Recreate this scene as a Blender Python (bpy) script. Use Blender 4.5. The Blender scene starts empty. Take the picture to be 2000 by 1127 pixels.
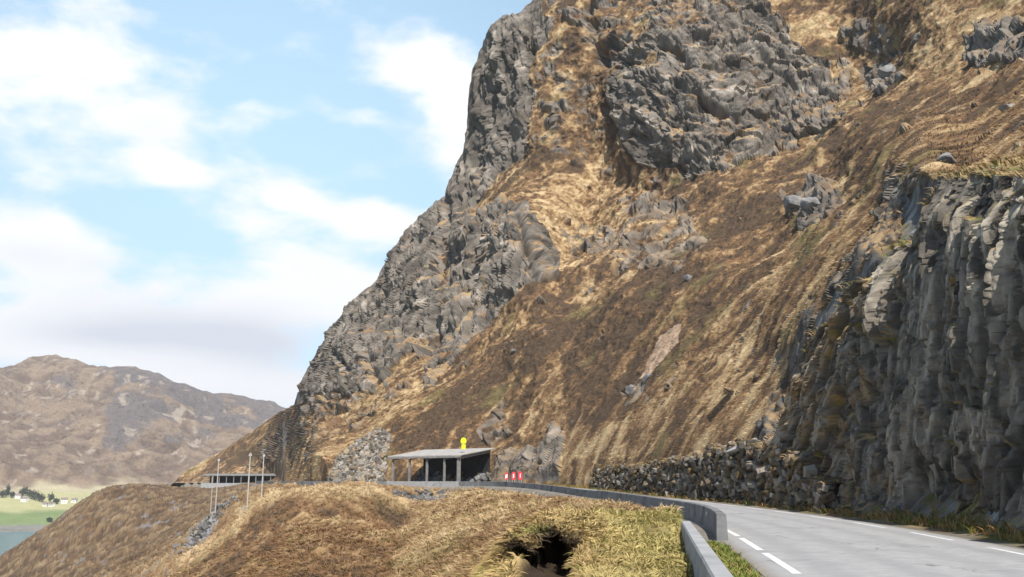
import bpy, math, random
import numpy as np

rng = np.random.default_rng(7)
random.seed(7)
SC = bpy.context.scene
COL = SC.collection

# ------------------------------------------------------------------ camera
F, PITCH, CZ = 1732.0, math.radians(12.2), 1.75      # focal in reference px (2000 wide)
CW, CH = 1000.0, 563.5
cam_d = bpy.data.cameras.new('camera')
cam_d.sensor_width = 36.0
cam_d.lens = 36.0 * F / 2000.0
cam_d.clip_start = 0.1
cam_d.clip_end = 20000
cam = bpy.data.objects.new('camera', cam_d)
COL.objects.link(cam)
cam.location = (0, 0, CZ)
cam.rotation_euler = (math.pi / 2 + PITCH, 0, 0)
SC.camera = cam

# ------------------------------------------------------------------ light
SUN_EL, SUN_AZ = math.radians(49), math.radians(168)   # azimuth clockwise from +Y (view direction)
SC.view_settings.view_transform = 'Standard'
SC.view_settings.look = 'None'
SC.view_settings.exposure = 0.50
SC.view_settings.gamma = 1
sd = bpy.data.lights.new('sun', 'SUN')
sd.energy = 4.9
sd.angle = math.radians(0.6)
sd.color = (1.0, 0.94, 0.86)
sun = bpy.data.objects.new('sun', sd)
COL.objects.link(sun)
sdir = (math.sin(SUN_AZ) * math.cos(SUN_EL), math.cos(SUN_AZ) * math.cos(SUN_EL), math.sin(SUN_EL))
from mathutils import Vector
sun.rotation_euler = Vector(sdir).to_track_quat('Z', 'Y').to_euler()
sun.location = (60, -60, 90)

# ------------------------------------------------------------------ sky
world = bpy.data.worlds.new('World')
SC.world = world
world.use_nodes = True
nt = world.node_tree
nt.nodes.clear()


class G:
    """tiny node-graph helper"""
    def __init__(self, tree):
        self.t = tree

    def n(self, kind, **kw):
        nd = self.t.nodes.new(kind)
        for k, v in kw.items():
            setattr(nd, k, v)
        return nd

    def put(self, sock, v):
        if hasattr(v, 'is_output'):
            self.t.links.new(v, sock)
        elif v is not None:
            sock.default_value = v

    def m(self, op, a, b=None, c=None, clamp=False):
        nd = self.n('ShaderNodeMath', operation=op, use_clamp=clamp)
        for i, v in enumerate((a, b, c)):
            self.put(nd.inputs[i], v)
        return nd.outputs[0]

    def mix(self, f, a, b, blend='MIX'):
        nd = self.n('ShaderNodeMix', data_type='RGBA', blend_type=blend)
        self.put(nd.inputs[0], f)
        self.put(nd.inputs[6], a)
        self.put(nd.inputs[7], b)
        return nd.outputs[2]

    def noise(self, vec, scale, detail=4, rough=0.55, dist=0.0):
        nd = self.n('ShaderNodeTexNoise')
        self.put(nd.inputs['Vector'], vec)
        nd.inputs['Scale'].default_value = scale
        nd.inputs['Detail'].default_value = detail
        nd.inputs['Roughness'].default_value = rough
        nd.inputs['Distortion'].default_value = dist
        return nd.outputs[0]

    def ramp(self, v, lo, hi):
        nd = self.n('ShaderNodeMapRange', interpolation_type='SMOOTHSTEP')
        self.put(nd.inputs[0], v)
        nd.inputs[1].default_value = lo
        nd.inputs[2].default_value = hi
        return nd.outputs[0]


def ray(px, py):
    px = np.asarray(px, float)
    py = np.asarray(py, float)
    dx = (px - CW) / F
    dv = -(py - CH) / F
    c, s = math.cos(PITCH), math.sin(PITCH)
    return dx + 0 * dv, c - s * dv + 0 * dx, s + c * dv + 0 * dx


def at(px, py, r):
    """point seen at photo pixel (px,py) at horizontal distance r"""
    x, y, z = ray(px, py)
    h = np.hypot(x, y)
    k = np.asarray(r, float) / h
    return np.stack([x * k, y * k, CZ + z * k], -1)


def proj(P):
    P = np.asarray(P, float)
    c, s = math.cos(PITCH), math.sin(PITCH)
    z = P[..., 2] - CZ
    dep = P[..., 1] * c + z * s
    up = -P[..., 1] * s + z * c
    dep = np.where(dep < 0.2, 0.2, dep)
    return CW + F * P[..., 0] / dep, CH - F * up / dep


g = G(nt)
tc = g.n('ShaderNodeTexCoord')
sep = g.n('ShaderNodeSeparateXYZ')
nt.links.new(tc.outputs['Generated'], sep.inputs[0])
X, Y, Z = sep.outputs
az = g.m('ARCTAN2', X, Y)
el = g.m('ARCSINE', Z)
comb = g.n('ShaderNodeCombineXYZ')
g.put(comb.inputs[0], g.m('MULTIPLY', az, 1.0))
g.put(comb.inputs[1], g.m('MULTIPLY', el, 2.0))
cv = comb.outputs[0]
fb = g.noise(cv, 5.5, 7, 0.56, 0.25)
fb2 = g.noise(cv, 17.0, 5, 0.55, 0.1)
sky = g.n('ShaderNodeTexSky', sky_type='NISHITA')
sky.sun_disc = False
sky.sun_elevation = SUN_EL
sky.sun_rotation = SUN_AZ
sky.air_density = 1.0
sky.dust_density = 0.6
sky.ozone_density = 2.0


def blobs(lst):
    acc = None
    for (px, py, sx, sy, w) in lst:
        x, y, z = ray(px, py)
        a0 = math.atan2(x, y)
        e0 = math.asin(z / math.sqrt(x * x + y * y + z * z))
        u = g.m('MULTIPLY', g.m('SUBTRACT', az, a0), F / sx)
        v = g.m('MULTIPLY', g.m('SUBTRACT', el, e0), F / sy)
        d = g.m('ADD', g.m('MULTIPLY', u, u), g.m('MULTIPLY', v, v))
        e = g.m('MULTIPLY', g.m('POWER', 2.718, g.m('MULTIPLY', d, -1.0)), w)
        acc = e if acc is None else g.m('ADD', acc, e)
    return acc


white = blobs([(40, 140, 190, 120, .40), (170, 110, 100, 70, .26), (60, 30, 160, 30, -.12), (230, 180, 60, 30, -.06), (300, 235, 85, 55, .40), (325, 332, 80, 34, .55), (520, 225, 70, 30, .24), (610, 190, 50, 20, .2), (720, 232, 70, 22, .26),
               (845, 140, 130, 85, .52), (900, 240, 60, 120, .40), (725, 430, 110, 38, .62), (562, 385, 60, 32, .52), (500, 440, 60, 30, .3),
               (80, 475, 130, 65, .56), (420, 600, 240, 80, .40), (640, 570, 150, 80, .36), (100, 640, 280, 50, .34),
               (350, 740, 420, 70, .48), (420, 60, 320, 70, .14), (990, 10, 90, 40, .3), (60, 320, 120, 60, .18),
               (300, 420, 70, 40, -.16), (250, 530, 60, 40, -.12), (60, 395, 120, 25, -.10)])
cover = g.m('ADD', g.m('ADD', g.m('MULTIPLY', fb, 1.15), g.m('MULTIPLY', fb2, 0.50)), white)
wide = blobs([(400, 420, 1300, 800, 1.0)])
cover = g.m('ADD', cover, g.m('MULTIPLY', g.m('SUBTRACT', wide, 1.0), .28))
cmask = g.ramp(cover, 0.85, 1.25)
veil = g.m('ADD', g.m('MULTIPLY', blobs([(500, 400, 1300, 900, 1.0)]), 0.70), 0.02)
grey = blobs([(420, 655, 210, 40, .75), (560, 700, 130, 40, .55), (160, 655, 120, 25, .45), (90, 500, 120, 30, .30),
              (380, 620, 260, 60, .3), (60, 720, 90, 20, .4), (300, 250, 90, 50, .2)])
shade = g.m('MULTIPLY', g.m('ADD', grey, g.m('MULTIPLY', g.m('SUBTRACT', fb, 0.45), 0.7)), 1.0, clamp=True)
ccol = g.mix(shade, (7.9, 8.0, 8.1, 1), (5.3, 5.6, 6.3, 1))
skyc = g.mix(veil, sky.outputs[0], (5.1, 7.6, 9.6, 1))
final = g.mix(cmask, skyc, ccol)
bg = g.n('ShaderNodeBackground')
bg.inputs['Strength'].default_value = 0.1
nt.links.new(final, bg.inputs[0])
wo = g.n('ShaderNodeOutputWorld')
nt.links.new(bg.outputs[0], wo.inputs[0])

# ------------------------------------------------------------------ numeric noise
def _h(ix, iy, iz, seed):
    h = (ix * np.uint32(0x8da6b343)) ^ (iy * np.uint32(0xd8163841)) ^ (iz * np.uint32(0xcb1ab31f)) ^ np.uint32((seed * 0x9e3779b9) & 0xffffffff)
    h ^= h >> np.uint32(15)
    h *= np.uint32(0x2c1b3c6d)
    h ^= h >> np.uint32(12)
    h *= np.uint32(0x297a2d39)
    h ^= h >> np.uint32(15)
    return h


def pn(p, seed=0):
    """gradient noise, about -1..1"""
    p = np.asarray(p, np.float32)
    fl = np.floor(p)
    i = fl.astype(np.int64).astype(np.uint32)
    f = p - fl
    w = f * f * f * (f * (f * 6 - 15) + 10)
    res = 0
    for dx in (0, 1):
        wx = w[:, 0] if dx else 1 - w[:, 0]
        for dy in (0, 1):
            wy = w[:, 1] if dy else 1 - w[:, 1]
            for dz in (0, 1):
                wz = w[:, 2] if dz else 1 - w[:, 2]
                h = _h(i[:, 0] + np.uint32(dx), i[:, 1] + np.uint32(dy), i[:, 2] + np.uint32(dz), seed)
                gx = (h & np.uint32(1023)).astype(np.float32) / 511.5 - 1
                gy = ((h >> np.uint32(10)) & np.uint32(1023)).astype(np.float32) / 511.5 - 1
                gz = ((h >> np.uint32(20)) & np.uint32(1023)).astype(np.float32) / 511.5 - 1
                res = res + wx * wy * wz * (gx * (f[:, 0] - dx) + gy * (f[:, 1] - dy) + gz * (f[:, 2] - dz))
    return res * 1.3


def fbm(p, octv=4, seed=0, gain=0.5, lac=2.03):
    a, s = 1.0, 0
    p = np.asarray(p, np.float32)
    for o in range(octv):
        s = s + a * pn(p, seed + o * 17)
        p = p * lac
        a *= gain
    return s


def ridged(p, octv=4, seed=0, gain=0.55, lac=2.1):
    a, s = 1.0, 0
    p = np.asarray(p, np.float32)
    for o in range(octv):
        s = s + a * (1 - 2.2 * np.abs(pn(p, seed + o * 13)))
        p = p * lac
        a *= gain
    return s


def facet(p, seed=0, tilt=1.0):
    """cellular blocks: each cell is a tilted plane; returns (height, edge distance, cell random)"""
    p = np.asarray(p, np.float32)
    fl = np.floor(p)
    i = fl.astype(np.int64).astype(np.uint32)
    f = p - fl
    N = len(p)
    d1 = np.full(N, 9, np.float32)
    d2 = np.full(N, 9, np.float32)
    hh = np.zeros(N, np.float32)
    rr = np.zeros(N, np.float32)
    for dx in (-1, 0, 1):
        for dy in (-1, 0, 1):
            for dz in (-1, 0, 1):
                h = _h(i[:, 0] + np.uint32(dx & 0xffffffff), i[:, 1] + np.uint32(dy & 0xffffffff), i[:, 2] + np.uint32(dz & 0xffffffff), seed)
                a = (h & np.uint32(1023)).astype(np.float32) / 1023
                b = ((h >> np.uint32(10)) & np.uint32(1023)).astype(np.float32) / 1023
                c = ((h >> np.uint32(20)) & np.uint32(1023)).astype(np.float32) / 1023
                qx, qy, qz = dx + a - f[:, 0], dy + b - f[:, 1], dz + c - f[:, 2]
                d = qx * qx + qy * qy + qz * qz
                ht = (a * 7.13 + b * 3.7 + c * 5.9) % 1.0
                pl = tilt * ((b - .5) * qx * 2 + (c - .5) * qy * 2 + (a - .5) * qz * 2) + ht - 0.5
                m = d < d1
                d2 = np.where(m, d1, np.minimum(d2, d))
                hh = np.where(m, pl, hh)
                rr = np.where(m, (b * 9.7 + c * 4.1) % 1.0, rr)
                d1 = np.where(m, d, d1)
    return hh, np.sqrt(d2) - np.sqrt(d1), rr


def slabs(u, v, seed, ang=0.25, k=5.0, tilt=.55, ratio=1.7):
    """overlapping tilted rectangular slabs, height about -1..1; u, v in units of the slab spacing (v stretched by ratio)
    returns height, per-slab random, distance to the slab edge"""
    u = np.asarray(u, np.float32)
    v = np.asarray(v, np.float32) / ratio
    iu, iv = np.floor(u).astype(np.int64), np.floor(v).astype(np.int64)
    best = np.full(len(u), -9, np.float32)
    rnd = np.zeros(len(u), np.float32)
    edge = np.zeros(len(u), np.float32)
    zz = np.zeros(len(u), np.uint32)
    for dx in (-1, 0, 1):
        for dy in (-1, 0, 1):
            cu, cv = iu + dx, iv + dy
            h = _h(cu.astype(np.uint32), cv.astype(np.uint32), zz, seed)
            r = [((h >> np.uint32(b)) & np.uint32(255)).astype(np.float32) / 255 for b in (0, 8, 16, 24)]
            h2 = _h(cu.astype(np.uint32), cv.astype(np.uint32), zz + np.uint32(1), seed + 5)
            q = [((h2 >> np.uint32(b)) & np.uint32(255)).astype(np.float32) / 255 for b in (0, 8, 16, 24)]
            lx = u - (cu + r[0])
            ly = (v - (cv + r[1])) * ratio
            a = (r[2] - .5) * 2 * ang
            ca, sa = np.cos(a), np.sin(a)
            lx, ly = lx * ca - ly * sa, lx * sa + ly * ca
            e = 1 - np.maximum(np.abs(lx) / (.45 + .45 * r[3]), np.abs(ly) / ((.5 + .5 * q[0]) * ratio))
            hh = (q[1] - .5) * 1.5 + tilt * ((q[2] - .5) * 2 * lx + (q[3] - .5) * 2 * ly / ratio) - k * np.maximum(0, -e)
            m = hh > best
            best = np.where(m, hh, best)
            rnd = np.where(m, (q[1] * .6 + r[0] * 3.7 + q[3] * 5.1) % 1.0, rnd)
            edge = np.where(m, e, edge)
    return np.maximum(best, -1.6), rnd, edge


def smooth(x, a, b):
    t = np.clip((x - a) / (b - a), 0, 1)
    return t * t * (3 - 2 * t)


def inpoly(x, y, poly):
    poly = np.asarray(poly, float)
    c = np.zeros(x.shape, bool)
    x1, y1 = poly[-1]
    for x2, y2 in poly:
        if y1 != y2:
            c ^= ((y2 > y) != (y1 > y)) & (x < (x1 - x2) * (y - y2) / (y1 - y2) + x2)
        x1, y1 = x2, y2
    return c


def tps_fit(P, v, lam=1e-4):
    P = np.asarray(P, float)
    v = np.asarray(v, float)
    n = len(P)
    d2 = ((P[:, None] - P[None]) ** 2).sum(-1)
    K = 0.5 * d2 * np.log(d2 + 1e-12) + lam * np.eye(n)
    Q = np.hstack([np.ones((n, 1)), P])
    A = np.block([[K, Q], [Q.T, np.zeros((3, 3))]])
    w = np.linalg.solve(A, np.concatenate([v, np.zeros(3)]))
    return P, w


def tps_eval(fit, X):
    P, w = fit
    out = np.empty(len(X))
    for a in range(0, len(X), 40000):
        x = X[a:a + 40000]
        d2 = ((x[:, None] - P[None]) ** 2).sum(-1)
        out[a:a + 40000] = (0.5 * d2 * np.log(d2 + 1e-12)) @ w[:len(P)] + w[-3] + x @ w[-2:]
    return out


# ------------------------------------------------------------------ mesh helpers
def mesh(name, V, Q, mat, colr=None, parent=None, smooth_sh=False, extra=None):
    """V (n,3), Q (m,k) faces of one size -> one mesh object"""
    V = np.asarray(V, np.float32)
    Q = np.asarray(Q, np.int32)
    me = bpy.data.meshes.new(name)
    k = Q.shape[1]
    me.vertices.add(len(V))
    me.vertices.foreach_set('co', V.ravel())
    me.loops.add(Q.size)
    me.loops.foreach_set('vertex_index', Q.ravel())
    me.polygons.add(len(Q))
    me.polygons.foreach_set('loop_start', np.arange(0, Q.size, k, dtype=np.int32))
    me.polygons.foreach_set('use_smooth', np.full(len(Q), smooth_sh, bool))
    if colr is not None:
        at_ = me.color_attributes.new('Col', 'FLOAT_COLOR', 'POINT')
        c4 = np.ones((len(V), 4), np.float32)
        c4[:, :3] = colr
        at_.data.foreach_set('color', c4.ravel())
    if extra is not None:
        for nm, arr in extra.items():
            a2 = me.attributes.new(nm, 'FLOAT', 'POINT')
            a2.data.foreach_set('value', np.asarray(arr, np.float32))
    me.update(calc_edges=True)
    me.materials.append(mat)
    o = bpy.data.objects.new(name, me)
    COL.objects.link(o)
    if parent is not None:
        o.parent = parent
    return o


def grid_faces(nr, nc, flip=False):
    i = np.arange(nr * nc).reshape(nr, nc)
    q = np.stack([i[:-1, :-1], i[:-1, 1:], i[1:, 1:], i[1:, :-1]], -1).reshape(-1, 4)
    return q[:, ::-1] if flip else q


class MB:
    """collects boxes, tubes and prisms into one mesh (quads and n-gons)"""
    def __init__(self):
        self.v, self.f = [], []

    def hexa(self, p):
        b = len(self.v)
        self.v += [tuple(q) for q in p]
        for f in ((0, 3, 2, 1), (4, 5, 6, 7), (0, 1, 5, 4), (1, 2, 6, 5), (2, 3, 7, 6), (3, 0, 4, 7)):
            self.f.append(tuple(b + k for k in f))

    def box(self, c, s, rz=0.0, tilt=0.0):
        ca, sa = math.cos(rz), math.sin(rz)
        pts = []
        for dz in (-1, 1):
            for dx, dy in ((-1, -1), (1, -1), (1, 1), (-1, 1)):
                x, y, z = dx * s[0] / 2, dy * s[1] / 2, dz * s[2] / 2
                if tilt:
                    y, z = y * math.cos(tilt) - z * math.sin(tilt), y * math.sin(tilt) + z * math.cos(tilt)
                pts.append((c[0] + x * ca - y * sa, c[1] + x * sa + y * ca, c[2] + z))
        self.hexa(pts)

    def tube(self, p, q, r0, r1=None, n=10):
        r1 = r0 if r1 is None else r1
        p, q = Vector(p), Vector(q)
        d = (q - p).normalized()
        u = d.orthogonal().normalized()
        w = d.cross(u)
        b = len(self.v)
        for c, r in ((p, r0), (q, r1)):
            for k in range(n):
                a = 2 * math.pi * k / n
                self.v.append(tuple(c + u * (math.cos(a) * r) + w * (math.sin(a) * r)))
        for k in range(n):
            self.f.append((b + k, b + (k + 1) % n, b + n + (k + 1) % n, b + n + k))
        self.f.append(tuple(b + k for k in reversed(range(n))))
        self.f.append(tuple(b + n + k for k in range(n)))

    def prism(self, poly, off, u, w, d, t):
        """polygon in (u,w) around off, extruded t along d"""
        off, u, w, d = Vector(off), Vector(u), Vector(w), Vector(d)
        b = len(self.v)
        n = len(poly)
        for s in (0, t):
            for x, y in poly:
                self.v.append(tuple(off + u * x + w * y + d * s))
        self.f.append(tuple(b + k for k in reversed(range(n))))
        self.f.append(tuple(b + n + k for k in range(n)))
        for k in range(n):
            self.f.append((b + k, b + (k + 1) % n, b + n + (k + 1) % n, b + n + k))

    def build(self, name, mat, parent=None, bevel=0.0):
        me = bpy.data.meshes.new(name)
        me.from_pydata(self.v, [], self.f)
        me.update()
        me.materials.append(mat)
        o = bpy.data.objects.new(name, me)
        COL.objects.link(o)
        if parent is not None:
            o.parent = parent
            o.matrix_parent_inverse = parent.matrix_world.inverted() if False else o.matrix_parent_inverse
        if bevel:
            m = o.modifiers.new('bevel', 'BEVEL')
            m.width = bevel
            m.segments = 2
        return o


def tag(o, label=None, cat=None, group=None, kind=None):
    if label:
        o['label'] = label
    if cat:
        o['category'] = cat
    if group:
        o['group'] = group
    if kind:
        o['kind'] = kind
    return o


def empty(name, label, cat, loc=(0, 0, 0), rz=0.0, group=None):
    o = bpy.data.objects.new(name, None)
    COL.objects.link(o)
    o.location = loc
    o.rotation_euler = (0, 0, rz)
    o.empty_display_size = 0.3
    return tag(o, label, cat, group)


def copy_tree(o, parent=None):
    c = o.copy()
    COL.objects.link(c)
    c.parent = parent
    for ch in [k for k in bpy.data.objects if k.parent == o]:
        copy_tree(ch, c)
    return c


# ------------------------------------------------------------------ materials
def new_mat(name):
    m = bpy.data.materials.new(name)
    m.use_nodes = True
    gg = G(m.node_tree)
    bs = m.node_tree.nodes['Principled BSDF']
    return m, gg, bs


def obj_coords(gg):
    return gg.n('ShaderNodeTexCoord').outputs['Object']


def ground_mat(name, scales, amp, bump, dist, rough=0.95):
    """base colour from the 'Col' attribute, broken up by noise at several scales"""
    m, gg, bs = new_mat(name)
    at_ = gg.n('ShaderNodeAttribute', attribute_name='Col')
    co = obj_coords(gg)
    val = None
    for s, a in zip(scales, amp):
        n_ = gg.m('MULTIPLY', gg.m('SUBTRACT', gg.noise(co, s, 5, 0.65), 0.5), a)
        val = n_ if val is None else gg.m('ADD', val, n_)
    fac = gg.m('ADD', val, 1.0)
    cx = gg.n('ShaderNodeCombineColor')
    for k in range(3):
        gg.put(cx.inputs[k], fac)
    col = gg.mix(1.0, at_.outputs['Color'], cx.outputs[0], 'MULTIPLY')
    gg.put(bs.inputs['Base Color'], col)
    bs.inputs['Roughness'].default_value = rough
    bs.inputs['Specular IOR Level'].default_value = 0.15
    b = gg.n('ShaderNodeBump')
    b.inputs['Strength'].default_value = bump
    b.inputs['Distance'].default_value = dist
    gg.put(b.inputs['Height'], gg.noise(co, scales[-1] * 1.3, 5, 0.65))
    m.node_tree.links.new(b.outputs[0], bs.inputs['Normal'])
    return m


def noise_mat(name, c1, c2, scale, rough=0.8, bump=0.3, dist=0.02, detail=6, stretch=None, c3=None, scale3=1.0, lo3=.55, hi3=.7):
    m, gg, bs = new_mat(name)
    co = obj_coords(gg)
    if stretch:
        mp = gg.n('ShaderNodeMapping')
        mp.inputs['Scale'].default_value = stretch
        gg.put(mp.inputs[0], co)
        co = mp.outputs[0]
    n_ = gg.noise(co, scale, detail, 0.62)
    col = gg.mix(gg.ramp(n_, 0.3, 0.7), (*c1, 1), (*c2, 1))
    if c3:
        col = gg.mix(gg.ramp(gg.noise(co, scale3, 5, 0.6), lo3, hi3), col, (*c3, 1))
    gg.put(bs.inputs['Base Color'], col)
    bs.inputs['Roughness'].default_value = rough
    bs.inputs['Specular IOR Level'].default_value = 0.3
    b = gg.n('ShaderNodeBump')
    b.inputs['Strength'].default_value = bump
    b.inputs['Distance'].default_value = dist
    gg.put(b.inputs['Height'], n_)
    m.node_tree.links.new(b.outputs[0], bs.inputs['Normal'])
    return m


M = {}
M['slope'] = ground_mat('slope_ground', (0.35, 1.3, 5.0), (0.4, 0.6, 0.5), 0.8, 0.12)
M['near'] = ground_mat('near_ground', (0.8, 4.0, 16.0), (0.5, 0.6, 0.5), 0.8, 0.05)
M['cut'] = ground_mat('cut_rock', (0.7, 3.0, 12.0), (0.45, 0.6, 0.5), 0.8, 0.03, 0.8)
M['far'] = ground_mat('far_ground', (0.012, 0.05, 0.2), (0.3, 0.45, 0.5), 0.8, 2.5)
M['blade'] = ground_mat('dry_blades', (0.6, 3.0), (0.4, 0.4), 0.0, 0.1)
M['asphalt'] = noise_mat('asphalt', (.29, .29, .292), (.36, .358, .355), 2.2, .82, .35, .004, 9, c3=(.25, .252, .258), scale3=.35, lo3=.5, hi3=.75)
M['paint'] = noise_mat('road_paint', (.74, .74, .72), (.56, .56, .55), 5, .6, .1, .003, 8, c3=(.3, .3, .3), scale3=7, lo3=.62, hi3=.72)
M['concrete'] = noise_mat('concrete', (.27, .275, .28), (.37, .37, .365), 1.6, .85, .3, .01, 9, stretch=(1, 1, 2.2), c3=(.17, .17, .165), scale3=.9, lo3=.52, hi3=.75)
M['dark_concrete'] = noise_mat('dark_concrete', (.13, .135, .14), (.23, .235, .235), 1.1, .88, .4, .012, 9, stretch=(1, 1, 1.6), c3=(.075, .075, .07), scale3=.6, lo3=.48, hi3=.72)  # darker, mottled mix for the long barrier
M['pale_concrete'] = noise_mat('pale_concrete', (.30, .285, .265), (.40, .385, .355), .9, .85, .2, .01, 8, c3=(.33, .29, .25), scale3=.35, lo3=.55, hi3=.8)
M['post_concrete'] = noise_mat('post_concrete', (.15, .147, .14), (.24, .235, .225), 1.2, .85, .2, .01, 8)
M['stone'] = noise_mat('wall_stone', (.12, .12, .122), (.29, .28, .265), .55, .88, .6, .05, 9, c3=(.20, .175, .13), scale3=.3, lo3=.5, hi3=.75)
M['pale_stone'] = noise_mat('pale_stone', (.26, .255, .25), (.42, .41, .39), .8, .85, .5, .05, 9)
M['painted_shade'] = noise_mat('painted_shade_rock', (.012, .012, .013), (.035, .034, .033), .5, .9, .6, .08, 8)  # near-black base colour paints in the shade inside the galleries
M['wood'] = noise_mat('weathered_pole', (.36, .34, .31), (.48, .45, .41), 1.5, .85, .2, .01, 6, stretch=(4, 4, .4))
M['steel'] = noise_mat('galvanised_steel', (.35, .36, .37), (.45, .46, .47), 6, .45, .05, .002, 4)
M['hivis'] = noise_mat('fluorescent_yellow', (.78, .86, .02), (.68, .78, .02), 3, .5, .02, .002, 3)
M['black_paint'] = noise_mat('black_paint', (.02, .02, .02), (.03, .03, .03), 3, .5, .02, .002, 3)
M['red'] = noise_mat('red_panel', (.80, .035, .05), (.68, .03, .045), 3, .45, .02, .002, 3)
M['white'] = noise_mat('white_panel', (.82, .80, .78), (.72, .70, .69), 3, .5, .02, .002, 3)
M['house_white'] = noise_mat('house_paint', (.80, .79, .76), (.68, .67, .65), .5, .7, .05, .01, 3)
M['roof_dark'] = noise_mat('house_roof', (.16, .13, .12), (.24, .20, .18), .5, .8, .1, .02, 4)
M['pane'] = noise_mat('dark_pane', (.03, .035, .04), (.05, .055, .06), 1, .2, .02, .002, 2)
M['crown'] = noise_mat('dark_foliage', (.022, .035, .018), (.05, .065, .03), .25, .9, .4, .2, 4)
M['bark'] = noise_mat('bark', (.08, .06, .045), (.13, .10, .08), .6, .9, .3, .05, 4)

def road_mat():
    m, gg, bs = new_mat('asphalt')
    co = obj_coords(gg)
    ac = gg.n('ShaderNodeAttribute', attribute_name='across').outputs['Fac']
    grit = gg.noise(co, 38, 4, .7)
    blot = gg.noise(co, .55, 6, .6)
    blot2 = gg.noise(co, 2.6, 5, .65)
    base_ = gg.mix(gg.ramp(blot2, .3, .7), (.285, .284, .282, 1), (.355, .352, .345, 1))
    base_ = gg.mix(gg.m('MULTIPLY', gg.ramp(blot, .52, .7), .55), base_, (.235, .235, .236, 1))
    # four wheel tracks polished darker, centre of each lane left pale
    trk = None
    for o_ in (-2.35, -.85, .85, 2.35):
        d_ = gg.m('ABSOLUTE', gg.m('ADD', gg.m('SUBTRACT', ac, o_), gg.m('MULTIPLY', gg.m('SUBTRACT', blot, .5), .5)))
        t_ = gg.m('SUBTRACT', 1.0, gg.ramp(d_, .08, .5))
        trk = t_ if trk is None else gg.m('MAXIMUM', trk, t_)
    base_ = gg.mix(gg.m('MULTIPLY', trk, gg.m("ADD", .16, gg.m("MULTIPLY", blot2, .4))), base_, (.22, .221, .224, 1))
    # gritty shoulders
    ed = gg.ramp(gg.m('ADD', gg.m('ABSOLUTE', ac), gg.m('MULTIPLY', gg.m('SUBTRACT', blot2, .5), .8)), 3.3, 3.75)
    base_ = gg.mix(gg.m('MULTIPLY', ed, .8), base_, (.20, .175, .14, 1))
    # cracks
    vo = gg.n('ShaderNodeTexVoronoi', feature='DISTANCE_TO_EDGE')
    wv = gg.n('ShaderNodeVectorMath', operation='ADD')
    nv = gg.n('ShaderNodeTexNoise')
    nv.inputs['Scale'].default_value = 1.4
    nv.inputs['Detail'].default_value = 5
    gg.put(nv.inputs['Vector'], co)
    gg.put(wv.inputs[0], co)
    gg.put(wv.inputs[1], nv.outputs['Color'])
    gg.put(vo.inputs['Vector'], wv.outputs[0])
    vo.inputs['Scale'].default_value = .22
    ck = gg.m('MULTIPLY', gg.m('SUBTRACT', 1.0, gg.ramp(vo.outputs['Distance'], .002, .008)), gg.ramp(blot, .42, .55))
    base_ = gg.mix(gg.m('MULTIPLY', ck, .7), base_, (.10, .10, .10, 1))
    cx = gg.n('ShaderNodeCombineColor')
    f_ = gg.m('ADD', .72, gg.m('MULTIPLY', grit, .56))
    for k in range(3):
        gg.put(cx.inputs[k], f_)
    gg.put(bs.inputs['Base Color'], gg.mix(1.0, base_, cx.outputs[0], 'MULTIPLY'))
    bs.inputs['Roughness'].default_value = .85
    b = gg.n('ShaderNodeBump')
    b.inputs['Strength'].default_value = .4
    b.inputs['Distance'].default_value = .006
    gg.put(b.inputs['Height'], grit)
    m.node_tree.links.new(b.outputs[0], bs.inputs['Normal'])
    return m


M['asphalt'] = road_mat()

# ------------------------------------------------------------------ the road line
CTRL = [(-3, -50), (1.2, -28), (5.7, 0), (8.3, 16), (9.3, 22.5), (10.8, 33), (11.8, 45), (12.4, 68), (12.0, 90), (9.9, 112),
        (5.0, 135), (-0.2, 150), (-6.3, 157.8), (-19.3, 167.6), (-32, 177), (-45, 195), (-58, 225), (-72, 270), (-88, 330),
        (-104, 390), (-122, 440), (-142, 470), (-168, 490), (-205, 505), (-250, 530)]


def spline(P, step=1.0):
    P = np.asarray(P, float)
    out = []
    n = len(P)
    for i in range(n - 1):
        p0, p1, p2, p3 = P[max(i - 1, 0)], P[i], P[i + 1], P[min(i + 2, n - 1)]
        L = np.linalg.norm(p2 - p1)
        k = max(2, int(L / step))
        d01, d12, d23 = [max(np.sqrt(np.linalg.norm(b - a)), 1e-3) for a, b in ((p0, p1), (p1, p2), (p2, p3))]
        m1 = (p2 - p1 + d12 * ((p1 - p0) / d01 - (p2 - p0) / (d01 + d12))) if i > 0 else (p2 - p1)
        m2 = (p2 - p1 + d12 * ((p3 - p2) / d23 - (p3 - p1) / (d12 + d23))) if i < n - 2 else (p2 - p1)
        t = np.linspace(0, 1, k, endpoint=False)[:, None]
        out.append((2 * t**3 - 3 * t**2 + 1) * p1 + (t**3 - 2 * t**2 + t) * m1 + (-2 * t**3 + 3 * t**2) * p2 + (t**3 - t**2) * m2)
    out.append(P[-1:])
    return np.vstack(out)


RD = spline(CTRL, 1.0)
tg = np.gradient(RD, axis=0)
tg /= np.linalg.norm(tg, axis=1)[:, None]
RN = np.stack([-tg[:, 1], tg[:, 0]], 1)          # to the left (downhill)
ARC = np.concatenate([[0], np.cumsum(np.linalg.norm(np.diff(RD, axis=0), axis=1))])


def road_z(x, y):
    r = np.hypot(x, y) * np.sign(np.maximum(y, 0.01))
    return 0.8 * smooth(r, 92, 150) - 0.3 * smooth(r, 350, 480)


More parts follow.
